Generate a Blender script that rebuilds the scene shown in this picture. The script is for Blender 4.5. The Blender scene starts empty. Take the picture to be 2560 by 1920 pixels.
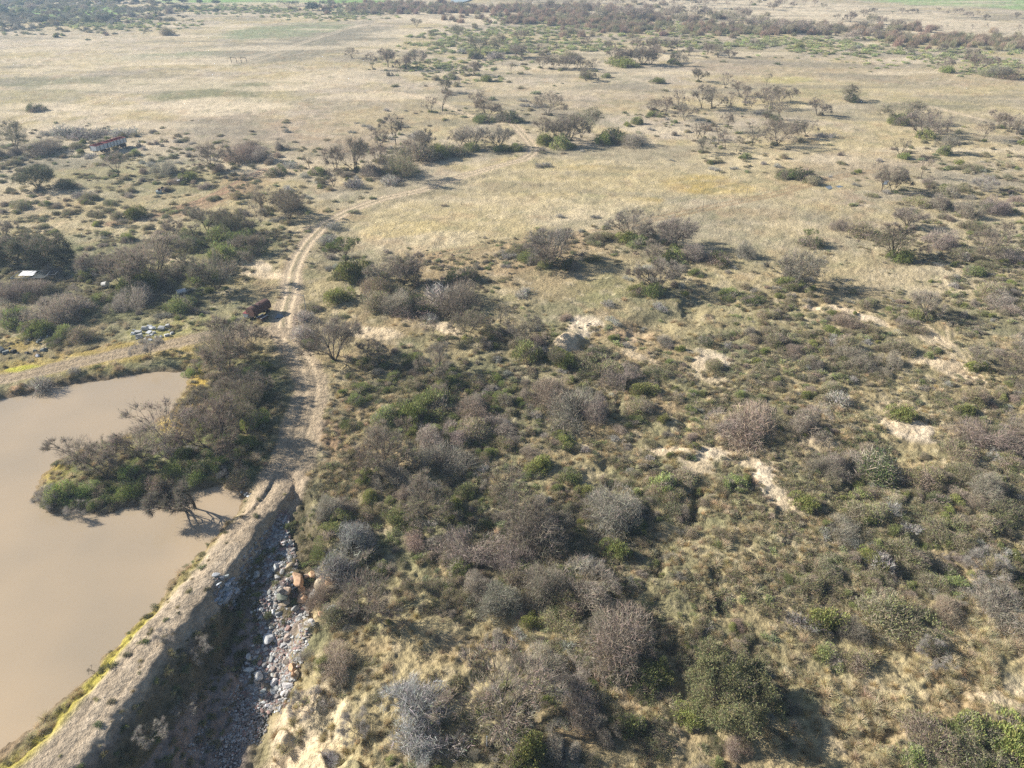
import bpy, math, random
import numpy as np
from mathutils import Vector, Matrix

# ------------------------------------------------------------------ camera, sky, sun, exposure
H = 60.0                      # drone height above the pond
PITCH = math.radians(32.0)    # looking down
F = 1280 / math.tan(math.radians(35.0))
sc = bpy.context.scene
COL = sc.collection
cam_d = bpy.data.cameras.new('camera'); cam = bpy.data.objects.new('camera', cam_d); COL.objects.link(cam)
cam_d.sensor_width = 36; cam_d.lens = 18 / math.tan(math.radians(35.0)); cam_d.clip_start = 0.5; cam_d.clip_end = 20000
cam.location = (0, 0, H); cam.rotation_euler = (math.pi / 2 - PITCH, 0, 0)
sc.camera = cam
SUN_EL = math.radians(27.0)
SUN_AZ_VEC = (-0.968, 0.250)          # horizontal direction towards the sun
w = bpy.data.worlds.new('World'); sc.world = w; w.use_nodes = True
nt = w.node_tree; bg = nt.nodes['Background']
sky = nt.nodes.new('ShaderNodeTexSky'); sky.sky_type = 'NISHITA'; sky.sun_disc = False
sky.sun_elevation = SUN_EL
sky.sun_rotation = math.atan2(SUN_AZ_VEC[0], SUN_AZ_VEC[1])
sky.air_density = 1.0; sky.dust_density = 1.0; sky.ozone_density = 1.5
nt.links.new(sky.outputs[0], bg.inputs[0]); bg.inputs[1].default_value = 0.052
sd = bpy.data.lights.new('sun', 'SUN'); sd.energy = 5.0; sd.angle = math.radians(0.5); sd.color = (1.0, 0.915, 0.79)
so = bpy.data.objects.new('sun', sd); COL.objects.link(so)
sv = Vector((SUN_AZ_VEC[0] * math.cos(SUN_EL), SUN_AZ_VEC[1] * math.cos(SUN_EL), math.sin(SUN_EL)))
so.rotation_euler = sv.to_track_quat('Z', 'Y').to_euler(); so.location = (-60, 20, 90)
sc.view_settings.view_transform = 'Standard'; sc.view_settings.look = 'None'; sc.view_settings.gamma = 1
sc.view_settings.exposure = 1.12
sc.cycles.max_bounces = 4; sc.cycles.diffuse_bounces = 2; sc.cycles.glossy_bounces = 2; sc.cycles.volume_bounces = 0
sc.cycles.transmission_bounces = 2; sc.cycles.transparent_max_bounces = 4
sc.cycles.use_denoising = False; sc.cycles.denoiser = 'OPENIMAGEDENOISE'; sc.cycles.denoising_input_passes = 'RGB_ALBEDO_NORMAL'; sc.cycles.denoising_prefilter = 'ACCURATE'
sc.render.use_persistent_data = False

# ------------------------------------------------------------------ numeric helpers
def _h(ix, iy, s):
    n = (ix.astype(np.int64) * 374761393 + iy.astype(np.int64) * 668265263 + s * 974634777) & 0xffffffff
    n = ((n ^ (n >> 13)) * 1274126177) & 0xffffffff
    return ((n ^ (n >> 16)) & 0xffff) / 65535.0
def vn(x, y, s=0):
    ix = np.floor(x); iy = np.floor(y); fx = x - ix; fy = y - iy
    fx = fx * fx * (3 - 2 * fx); fy = fy * fy * (3 - 2 * fy)
    a = _h(ix, iy, s); b = _h(ix + 1, iy, s); c = _h(ix, iy + 1, s); d = _h(ix + 1, iy + 1, s)
    return (a * (1 - fx) + b * fx) * (1 - fy) + (c * (1 - fx) + d * fx) * fy
def fbm(x, y, scale, o=3, s=0):
    x = np.asarray(x, float) / scale; y = np.asarray(y, float) / scale
    t = 0; a = 1.0; n = 0
    for i in range(o):
        t = t + a * vn(x + 13.7 * i, y - 7.3 * i, s + i * 17); n += a
        a *= 0.5; x = x * 2.03 + 0.31 * y; y = y * 2.03 - 0.31 * x * 0.15
    return t / n
def sstep(a, b, v):
    t = np.clip((v - a) / (b - a), 0, 1); return t * t * (3 - 2 * t)
def gp(px, py, z=0.0):
    """photograph pixel (2560x1920) -> point of the plane z"""
    px = np.asarray(px, float); py = np.asarray(py, float)
    cx = (px - 1280) / F; cy = (960 - py) / F
    dy = math.cos(PITCH) + cy * math.sin(PITCH); dz = -math.sin(PITCH) + cy * math.cos(PITCH)
    t = (z - H) / dz
    return cx * t, dy * t
def to_px(x, y, z):
    dz = z - H
    dep = y * math.cos(PITCH) - dz * math.sin(PITCH); up = y * math.sin(PITCH) + dz * math.cos(PITCH)
    return 1280 + F * x / dep, 960 - F * up / dep, dep
def W(pts, z=0.0):
    return [tuple(float(v) for v in gp(a, b, z)) for a, b in pts]
def pdist(x, y, pts, closed=False):
    """distance to a polyline, distance along it and side"""
    best = np.full(np.shape(x), 1e18); tt = np.zeros(np.shape(x)); sd_ = np.ones(np.shape(x)); acc = 0.0
    n = len(pts)
    for i in range(n if closed else n - 1):
        ax, ay = pts[i]; bx, by = pts[(i + 1) % n]
        L2 = (bx - ax) ** 2 + (by - ay) ** 2 + 1e-9; L = math.sqrt(L2)
        t = np.clip(((x - ax) * (bx - ax) + (y - ay) * (by - ay)) / L2, 0, 1)
        dx = x - ax - t * (bx - ax); dy = y - ay - t * (by - ay); d = dx * dx + dy * dy
        m = d < best
        best = np.where(m, d, best); tt = np.where(m, acc + t * L, tt)
        cr = (bx - ax) * (y - ay) - (by - ay) * (x - ax)
        sd_ = np.where(m, np.sign(cr), sd_); acc += L
    return np.sqrt(best), tt, sd_
def inside(x, y, poly):
    r = np.zeros(np.shape(x), bool); n = len(poly)
    for i in range(n):
        ax, ay = poly[i]; bx, by = poly[(i + 1) % n]
        if ay == by: continue
        c = ((ay > y) != (by > y)) & (x < (bx - ax) * (y - ay) / (by - ay) + ax)
        r ^= c
    return r
def sdpoly(x, y, poly):
    d, _, _ = pdist(x, y, poly, True)
    return np.where(inside(x, y, poly), -d, d)

# ------------------------------------------------------------------ where things lie (pixels of the photograph turned into ground points)
POND_P = [(-900, 1250), (-300, 1070), (0, 998), (81, 983), (140, 967), (202, 958), (231, 953), (300, 943), (347, 938), (410, 930), (463, 928), (477, 938),
    (470, 965), (447, 1000), (440, 1020), (414, 1040), (385, 1060), (347, 1078), (300, 1098), (283, 1106), (217, 1122), (150, 1148), (121, 1174),
    (98, 1203), (92, 1240), (105, 1264), (150, 1285), (202, 1279), (250, 1288), (275, 1284), (312, 1266), (376, 1252), (440, 1240), (521, 1217), (560, 1212), (593, 1222),
    (608, 1245), (596, 1272), (576, 1300), (560, 1317), (492, 1388), (443, 1440), (385, 1524), (318, 1590), (278, 1634), (226, 1695), (185, 1729), (124, 1778),
    (58, 1839), (0, 1894), (-90, 1980), (-260, 2150), (-600, 2600), (-2500, 2600), (-2500, 1250)]
POND = W(POND_P)
CREST = W([(-420, 2420), (-120, 2120), (40, 1985), (116, 1920), (202, 1830), (289, 1722), (391, 1592), (492, 1480), (560, 1392), (607, 1336), (655, 1280), (683, 1249), (715, 1190), (741, 1134), (758, 1070)], 1.2)
ROAD = W([(607, 1336), (655, 1280), (683, 1245), (715, 1190), (741, 1134), (764, 1047), (776, 989), (779, 960), (768, 925), (750, 893), (727, 860), (708, 827), (709, 792),
    (724, 740), (731, 683), (747, 642), (770, 607), (814, 560), (871, 529), (958, 497), (1045, 479), (1160, 441), (1240, 418), (1310, 400), (1330, 385), (1334, 370), (1318, 348), (1297, 325), (1282, 310), (1290, 290)], .6)
ROAD2 = W([(725, 835), (650, 832), (580, 836), (521, 844), (405, 868), (330, 882), (260, 897), (145, 923), (0, 955), (-200, 1000), (-500, 1080)], .6)
TRACKS = [  # (points, rut spacing, half width, strength, colour)
    ([(402, 628), (415, 645), (434, 655), (492, 665), (579, 672), (650, 684), (722, 695)], 0, 1.5, .85, 'sand'),
    ([(-120, 335), (43, 304), (174, 269), (278, 240), (405, 205), (521, 174), (640, 139), (712, 119), (871, 69), (987, 46), (1074, 27), (1132, 17)], 1.7, .9, .6, 'white'),
    ([(60, 330), (190, 285), (300, 255), (420, 222), (530, 190), (660, 148), (720, 125)], 0, 1.4, .45, 'cream'),
    ([(1001, 659), (1100, 635), (1280, 604), (1400, 590), (1540, 575), (1627, 549), (1800, 512), (1920, 489), (2100, 440), (2200, 425)], 1.0, .55, .7, 'rust'),
    ([(1120, 640), (1280, 600), (1450, 560), (1627, 520), (1800, 470), (1900, 452)], 0.8, .5, .5, 'olive'),
    ([(2255, 775), (2282, 792), (2354, 853), (2412, 908), (2455, 954), (2480, 1060), (2499, 1148), (2530, 1180), (2590, 1235)], .6, .35, .75, 'sand'),
    ([(2370, 800), (2380, 850), (2420, 890), (2440, 940), (2470, 1000)], .5, .3, .55, 'sand'),
    ([(280, 560), (350, 548), (405, 537), (440, 522), (500, 505), (560, 478), (620, 445), (660, 425)], 1.0, .6, .9, 'red'),
    ([(330, 545), (420, 530), (500, 512), (570, 490), (640, 470)], 1.4, .6, .8, 'brown'),
    ([(-60, 560), (60, 566), (150, 566), (260, 572)], 0, .8, .35, 'cream'),
    ([(205, 420), (250, 410), (300, 390), (345, 372)], .7, .4, .5, 'rust'),
    ([(930, 229), (1000, 232), (1060, 244), (1110, 262), (1160, 285), (1250, 308)], 0, 1.6, .9, 'sand'),
    ([(640, 172), (760, 195), (860, 220), (930, 229)], .6, .3, .3, 'rust'),
    ([(1460, 140), (1510, 165), (1550, 185), (1610, 205), (1680, 225), (1800, 260)], 0, 2.2, .6, 'cream'),
    ([(2290, 262), (2340, 270), (2400, 285), (2460, 300)], 0, 1.5, .9, 'sand'),
    ([(2020, 555), (2060, 520), (2100, 500), (2160, 485)], 0, .25, .4, 'rust'),
    ([(2180, 620), (2190, 660), (2200, 700), (2215, 715)], 0, .2, .35, 'rust'),
    ([(1900, 1110), (1920, 1150), (1950, 1200), (1985, 1250), (2020, 1290)], 0, .7, .6, 'sand'),
    ([(2000, 1905), (2100, 1870), (2180, 1840), (2260, 1800), (2330, 1740), (2420, 1680), (2560, 1610)], .8, .35, .35, 'straw'),
    ([(1310, 1130), (1500, 1110), (1640, 1125)], 0, .4, .3, 'sand'),
    ([(1215, 790), (1240, 800), (1262, 785)], 0, .3, .4, 'sand')]
TRACKS = [(W(p, .5), a, b, c, d) for p, a, b, c, d in TRACKS]
# foot of the eroded chute below the dam
CHUTE = W([(700, 1262), (735, 1262), (765, 1320), (790, 1380), (805, 1440), (800, 1520), (755, 1600), (715, 1680), (680, 1750), (655, 1830), (640, 1930), (600, 2100), (500, 2400)], -3.5)
CHUTE += W([(-150, 2420), (180, 2050), (330, 1880), (420, 1760), (505, 1640), (560, 1540), (600, 1450), (640, 1370), (672, 1310)], -3.0)
GULLY = [  # points, half width, depth
    ([(1590, 825), (1625, 808), (1670, 803), (1700, 795), (1722, 770), (1735, 745), (1760, 735), (1800, 745)], 2.6, 1.25),
    ([(2065, 750), (2045, 765), (2020, 780), (1990, 800), (1960, 845)], .7, .7),
    ([(1655, 955), (1690, 975), (1722, 1000), (1700, 1040), (1712, 1060), (1708, 1095)], .7, 1.2),
    ([(1548, 1000), (1545, 1050)], .5, .8),
    ([(1745, 1235), (1735, 1290), (1722, 1330)], .6, 1.0), ([(1650, 1380), (1645, 1440)], .6, .9),
    ([(1795, 1440), (1785, 1500), (1800, 1530), (1850, 1560), (1900, 1600)], .7, 1.0),
    ([(1475, 1530), (1468, 1580), (1474, 1630), (1500, 1665)], .7, 1.1),
    ([(1610, 1560), (1690, 1552), (1745, 1548)], .5, .8), ([(2140, 1868), (2210, 1842), (2270, 1815), (2300, 1785)], .6, .7),
    ([(2310, 1775), (2380, 1740), (2450, 1715)], .5, .4), ([(1200, 1700), (1170, 1725), (1160, 1750)], .7, .9),
    ([(2125, 790), (2170, 800), (2215, 812)], .8, .7), ([(1120, 1140), (1150, 1300), (1190, 1500), (1300, 1700)], 3, .6),
    ([(2250, 1160), (2200, 1280), (2260, 1390), (2340, 1420)], 4, 1.6), ([(1500, 1150), (1620, 1280), (1680, 1330)], 4, 1.0),
    ([(825, 1730), (835, 1790), (830, 1850)], .5, .8), ([(850, 1740), (880, 1770)], .4, .5)]
GULLY = [(W(p, .3), a, b) for p, a, b in GULLY]
MOUNDS = [(1425, 853, 2.4, 1.9, 35), (640 + 60, 1282, 1.2, .8, 0), (1560, 1640, 3.2, .9, 0), (768, 1290, 1.0, 1.2, 0)]
MOUNDS = [(*W([(a, b)], 1)[0], r, h, g) for a, b, r, h, g in MOUNDS]

def floor_z(y):
    return np.interp(y, [20, 34, 42, 50, 55, 60, 67, 70], [-5.4, -4.5, -3.7, -2.1, -1.4, -.8, -.1, .5])
def height(x, y, fine=False):
    x = np.asarray(x, float); y = np.asarray(y, float)
    rug = sstep(105, 60, y) * .6 + .4                       # the near ground is more broken
    b = .55 + (fbm(x, y, 26, 3, 3) - .5) * 1.4 * rug + (fbm(x, y, 7, 2, 5) - .5) * .55 * rug
    b = b * (1 - sstep(200, 600, y) * .6)
    d, _, _ = pdist(x, y, ROAD); d2, _, _ = pdist(x, y, ROAD2)
    rz_ = np.interp(y, [60, 76, 100, 130], [1.15, 1.1, .9, .75]); near = 1 - sstep(2.2, 5.0 + 7 * sstep(105, 72, y), np.minimum(d, d2)); b = b * (1 - near) + rz_ * near
    b = b - .12 * np.exp(-((np.minimum(d, d2) - .85) / .3) ** 2)
    for p, sp, hw, st, _c in TRACKS:
        if sp:
            dd, _, _ = pdist(x, y, p); b = b - .10 * np.exp(-((dd - sp) / .35) ** 2)
    for p, hw, dp in GULLY:
        dd, _, _ = pdist(x, y, p); b = b - dp * .75 * sstep(.25, .6, fbm(x, y, 6, 2, 11)) * (1 - sstep(hw * .1, hw * 1.7, dd + (fbm(x, y, 2.2, 2, 9) - .5) * hw))
    for mx, my, r, h, g in MOUNDS:
        c, s_ = math.cos(math.radians(g)), math.sin(math.radians(g))
        u = ((x - mx) * c + (y - my) * s_) / (r * 1.3); v = (-(x - mx) * s_ + (y - my) * c) / (r * .8)
        b = b + h * np.exp(-(u * u + v * v) ** 1.5) - (.8 * np.exp(-((u - 1.2) ** 2 + v * v) * 1.5) if h > 1.5 else 0)
    sp_ = sdpoly(x, y, POND)
    edge = (fbm(x, y, 3.0, 2, 21) - .5) * 1.0
    b = np.minimum(b, .05 + np.clip(sp_ + edge, -3, 9) * .55)
    out = np.maximum(sdpoly(x, y, CHUTE) + (fbm(x, y, 4, 3, 31) - .5) * 2.2, 0)
    fl = floor_z(y) + (fbm(x, y, 5, 3, 33) - .5) * 1.6 + 1.1 * sstep(.55, .72, fbm(x, y, 3.5, 2, 37)) * sstep(62, 56, y)
    slope = np.interp(y, [36, 46, 60, 70], [.42, .6, .9, 1.2])
    dc, tc, sdc = pdist(x, y, CREST)
    b = np.where((y < 74) & ((sdc < 0) | (dc < 1.5)), np.minimum(b, fl + out * slope), b)
    cw = np.interp(y, [36, 50, 70], [1.85, 1.4, 1.3]) + (fbm(x, y, 3.0, 3, 41) - .5) * 1.7
    cz = np.interp(y, [0, 56, 66, 76, 84], [1.5, 1.5, 1.15, .85, .5])
    cr = cz - .5 * ((dc - cw) + np.sqrt((dc - cw) ** 2 + .12)) * np.where(sdc < 0, np.interp(y, [44, 52, 60], [.75, 1.3, 2.2]), .8)
    b = np.maximum(b, cr - .05 * np.exp(-((dc - .8) / .3) ** 2))
    if fine:
        k = lump_mask(x, y, d, d2, dc)
        b = b + ((fbm(x, y, 1.7, 3, 51) - .5) * (.38 + .3 * sstep(110, 75, y)) + (fbm(x, y, .6, 2, 53) - .5) * .34 * sstep(260, 90, y)) * k
    return np.maximum(b, -6.8)
def lump_mask(x, y, d, d2, dc):
    return (.12 + .88 * sstep(1.6, 3.2, np.minimum(np.minimum(d, d2), dc + .2))) * (1 - .55 * sstep(170, 420, y))
def at(px, py):
    z = np.zeros(np.shape(np.asarray(px, float))) + .5
    for _ in range(7):
        x, y = gp(px, py, z); z = z * .4 + height(x, y) * .6
    x, y = gp(px, py, z)
    return x, y, height(x, y)

# ------------------------------------------------------------------ ground colour (grass, soil and sand; dam slope shade and cliff sunlight painted in)
C = dict(straw=(.44, .37, .215), cream=(.55, .47, .34), pink=(.46, .395, .30), pinkbrown=(.33, .265, .20), rust=(.31, .215, .13), red=(.34, .215, .15), gold=(.45, .33, .09),
    olive=(.19, .192, .108), green=(.13, .16, .055), dkgreen=(.055, .075, .03), sage=(.20, .24, .13), greybrown=(.24, .22, .165), sand=(.62, .51, .36), white=(.63, .535, .40),
    ygreen=(.36, .36, .055), field=(.20, .33, .10), field2=(.26, .36, .15), gravel=(.37, .31, .235), gravel2=(.24, .20, .18), brown=(.20, .15, .095), mud=(.20, .145, .10), road=(.42, .34, .245), slope_shade=(.085, .085, .045))
C = {k: np.array(v) for k, v in C.items()}
BLOBS = [  # px, py, half width, half height, tilt, colour, strength
    (700, 78, 170, 17, -4, 'sage', .8), (430, 130, 150, 8, -3, 'sage', .25), (250, 212, 260, 18, 0, 'olive', .6), (520, 228, 160, 22, -5, 'olive', .85), (420, 140, 200, 8, -3, 'sage', .5), (60, 205, 120, 10, 0, 'olive', .5), (760, 118, 230, 28, -8, 'greybrown', .9),
    (880, 92, 110, 22, -5, 'greybrown', .8), (560, 268, 170, 28, -3, 'cream', .85), (330, 150, 330, 12, 0, 'cream', .5), (200, 100, 330, 30, 2, 'pink', .5), (820, 200, 160, 20, -5, 'cream', .6), (700, 245, 120, 16, 0, 'olive', .3), (860, 262, 150, 12, 0, 'olive', .3),
    (90, 245, 120, 22, 0, 'olive', .35), (140, 27, 200, 14, 0, 'field', 1), (640, 2, 260, 6, 0, 'field', 1), (850, 3, 140, 5, 0, 'field', 1), (60, 3, 100, 4, 0, 'field', .7),
    (2440, 2, 420, 17, 3, 'field2', 1), (2200, 48, 460, 30, 5, 'cream', .95), (1880, 18, 260, 14, 3, 'cream', .9), (2480, 78, 130, 14, 3, 'pink', .5), (1130, 46, 160, 17, 3, 'cream', .9), (1230, 62, 50, 8, 8, 'cream', .6),
    (1000, 18, 130, 12, -4, 'pink', .5), (1500, 60, 230, 20, 8, 'pinkbrown', .5), (2330, 98, 70, 12, 4, 'pink', .6), (2450, 115, 70, 10, 0, 'pink', .6), (2500, 105, 80, 20, 0, 'sage', .4), (2400, 95, 60, 14, 0, 'field2', .35),
    (740, 340, 220, 55, 5, 'pinkbrown', .55), (480, 345, 280, 45, 0, 'pinkbrown', .35), (930, 280, 200, 40, 5, 'pinkbrown', .3), (520, 510, 130, 16, -22, 'red', .5), (660, 440, 130, 24, -15, 'rust', .4), (80, 505, 110, 26, 0, 'rust', .4), (140, 405, 120, 20, -10, 'pinkbrown', .5), (280, 430, 180, 22, 0, 'ygreen', .10),
    (300, 440, 300, 70, 0, 'olive', .5), (150, 380, 200, 40, 0, 'greybrown', .4), (600, 380, 200, 50, 0, 'greybrown', .4), (250, 690, 300, 90, 0, 'green', .45), (560, 600, 140, 50, 0, 'green', .6), (420, 740, 160, 40, 0, 'dkgreen', .35), (140, 700, 110, 12, 0, 'rust', .5), (560, 700, 90, 16, 0, 'gold', .3),
    (660, 668, 22, 12, 10, 'white', .8), (622, 655, 50, 14, 10, 'sand', .5), (668, 690, 60, 9, 5, 'sand', .6), (720, 800, 45, 55, -12, 'road', .9), (690, 765, 30, 22, 0, 'straw', .5), (735, 720, 26, 60, 0, 'road', .75), (775, 730, 30, 30, 0, 'straw', .5),
    (1650, 430, 400, 62, -3, 'straw', .85), (1720, 400, 250, 40, 0, 'cream', .35), (1490, 425, 110, 14, 0, 'gold', .4), (1760, 462, 120, 20, 2, 'gold', .7), (1350, 480, 90, 14, 4, 'gold', .3), (1010, 578, 110, 20, -6, 'gold', .75), (1610, 503, 50, 10, 0, 'gold', .7), (1110, 555, 120, 34, -6, 'ygreen', .12),
    (1250, 525, 400, 100, -8, 'straw', .75), (1060, 610, 160, 22, -6, 'cream', .4), (1420, 545, 120, 25, 0, 'cream', .4), (1480, 500, 60, 12, 0, 'green', .45), (1235, 655, 300, 34, -10, 'rust', .4), (1440, 605, 130, 22, -8, 'rust', .35),
    (2150, 415, 170, 40, -3, 'pinkbrown', .5), (1990, 495, 60, 12, 10, 'pinkbrown', .5), (2110, 500, 60, 16, 10, 'pinkbrown', .6), (2250, 350, 300, 50, 3, 'straw', .35), (1930, 480, 180, 60, 0, 'straw', .5), (2350, 560, 250, 30, 0, 'straw', .4),
    (2150, 250, 420, 60, 3, 'straw', .55), (2150, 182, 480, 22, 3, 'pinkbrown', .4), (1960, 200, 60, 8, 0, 'ygreen', .3), (2230, 205, 60, 10, 3, 'greybrown', .4), (2360, 262, 110, 10, 5, 'olive', .45), (1600, 210, 80, 22, 10, 'greybrown', .5), (1550, 190, 60, 8, 0, 'olive', .4), (1530, 245, 260, 30, -3, 'pinkbrown', .35), (2060, 235, 120, 12, 0, 'olive', .3),
    (1450, 215, 200, 30, 0, 'pink', .35), (1250, 225, 220, 30, 0, 'pink', .3), (1800, 170, 90, 14, 0, 'pinkbrown', .5), (1310, 185, 200, 20, 0, 'pink', .4), (1900, 150, 60, 10, 0, 'pinkbrown', .4),
    (1900, 840, 200, 70, 0, 'olive', .4), (1500, 720, 90, 40, 0, 'ygreen', .15), (1440, 740, 80, 30, 0, 'olive', .3), (1350, 700, 120, 50, 0, 'rust', .3), (1650, 690, 120, 30, 0, 'straw', .4), (2100, 720, 120, 40, 0, 'rust', .25), (2300, 700, 180, 40, 0, 'cream', .4), (2080, 690, 150, 40, 0, 'straw', .4),
    (960, 810, 110, 40, 0, 'rust', .35), (930, 832, 60, 12, 5, 'sand', .6), (890, 822, 30, 7, 0, 'white', .3), (1120, 825, 30, 9, 20, 'sand', .7), (1090, 812, 30, 6, 0, 'sand', .5), (1560, 870, 150, 50, 0, 'rust', .35),
    (1468, 808, 34, 16, 10, 'white', 1), (1445, 830, 22, 26, -30, 'white', .9), (1412, 868, 26, 12, 10, 'sand', .8), (1780, 905, 44, 26, 25, 'white', .75), (1742, 918, 14, 26, 0, 'sand', .6), (1785, 952, 40, 10, 20, 'sand', .5),
    (2282, 1080, 62, 20, 10, 'white', 1), (2220, 1062, 50, 10, 20, 'sand', .7), (2330, 1042, 100, 22, 0, 'straw', .7), (2240, 1018, 60, 18, 0, 'cream', .4), (1668, 1128, 42, 9, 0, 'sand', .7), (1780, 1136, 48, 14, 8, 'white', .75), (1750, 1165, 40, 14, 20, 'sand', .6),
    (1880, 1160, 34, 14, 20, 'sand', .7), (1908, 1190, 26, 30, -20, 'white', .75), (1935, 1235, 34, 22, 30, 'white', .6), (1985, 1268, 46, 16, 15, 'sand', .7), (1860, 1130, 60, 10, 10, 'sand', .4), (2040, 1115, 60, 14, 8, 'sand', .5), (2420, 1165, 60, 12, 10, 'sand', .6),
    (2035, 770, 22, 5, 0, 'sand', .8), (2110, 775, 30, 6, 12, 'sand', .9), (2170, 798, 40, 7, 16, 'white', .8), (2330, 845, 50, 14, 25, 'sand', .5), (2370, 920, 60, 18, 20, 'sand', .65), (2300, 905, 30, 10, 0, 'sand', .5), (1580, 845, 12, 30, 0, 'sand', .4), (1600, 895, 40, 8, 20, 'sand', .5),
    (1650, 1010, 60, 40, 0, 'rust', .5), (1580, 830, 60, 30, 0, 'red', .3), (1500, 1080, 120, 25, 0, 'rust', .4), (2060, 1050, 60, 22, 0, 'red', .3), (2100, 1160, 120, 40, 0, 'rust', .3), (1990, 1330, 60, 20, 0, 'rust', .4),
    (200, 905, 280, 36, -9, 'gold', .55), (120, 870, 160, 26, -8, 'rust', .3), (60, 926, 44, 10, -4, 'ygreen', .8), (430, 862, 90, 12, -10, 'gold', .7), (40, 860, 60, 20, 0, 'gold', .5), (430, 820, 120, 22, -10, 'ygreen', .25), (250, 940, 260, 20, -7, 'olive', .55), (420, 912, 110, 18, -3, 'olive', .5), (470, 890, 40, 16, 0, 'gold', .4), (560, 800, 90, 40, -20, 'olive', .4),
    (490, 960, 50, 60, 10, 'gold', .95), (445, 1045, 46, 60, 30, 'gold', .95), (520, 985, 40, 40, 0, 'gold', .5), (310, 1120, 30, 30, 0, 'gold', .8), (140, 1188, 46, 26, -30, 'gold', .95), (400, 1170, 270, 70, -4, 'green', .75), (620, 1050, 110, 150, 10, 'dkgreen', .7), (330, 1245, 120, 10, -3, 'ygreen', .35), (160, 1240, 70, 30, 0, 'green', .6), (560, 1190, 60, 14, 0, 'ygreen', .4), (620, 930, 90, 60, 0, 'green', .5), (330, 1268, 120, 10, 0, 'brown', .6),
    (840, 1090, 50, 40, 0, 'red', .55), (860, 1150, 50, 50, 0, 'rust', .5), (820, 1200, 60, 40, 0, 'mud', .4), (700, 1190, 60, 30, -50, 'gravel', .6), (790, 1240, 50, 30, 0, 'straw', .2), (610, 1290, 16, 30, 20, 'straw', .3),
    (950, 1300, 120, 120, 0, 'olive', .35), (1000, 1420, 200, 100, 0, 'olive', .35), (1150, 1600, 200, 160, 0, 'straw', .25), (1100, 1900, 260, 120, 0, 'olive', .35), (900, 1340, 40, 40, 0, 'gold', .2),
    (770, 1790, 100, 90, 0, 'cream', 1), (740, 1890, 90, 70, 0, 'sand', .9), (900, 1770, 130, 60, 0, 'straw', .5), (860, 1880, 160, 50, 0, 'straw', .5),  # cream and sand: pale bank with its sunlit brightness painted in
    (1250, 1150, 200, 120, 0, 'olive', .3), (1400, 1350, 200, 120, 0, 'brown', .4), (1850, 1400, 300, 100, 0, 'straw', .25), (1700, 1480, 120, 80, 0, 'olive', .4), (1500, 1700, 220, 200, 0, 'brown', .35), (1550, 1640, 60, 60, 0, 'rust', .4), (1500, 1590, 40, 60, 0, 'gold', .2),
    (2250, 1680, 300, 90, -25, 'straw', .65), (2350, 1760, 220, 60, -25, 'rust', .45), (2050, 1830, 120, 80, -20, 'straw', .6), (2500, 1560, 90, 60, 0, 'cream', .5), (2520, 1720, 80, 40, 0, 'cream', .6), (2150, 1740, 60, 60, -40, 'cream', .4), (2190, 1560, 60, 20, -20, 'straw', .5),
    (600, 1480, 60, 60, 0, 'gravel', .2), (700, 1330, 18, 30, 0, 'gravel', .5), (705, 1290, 16, 22, 0, 'pinkbrown', .7)]
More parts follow.
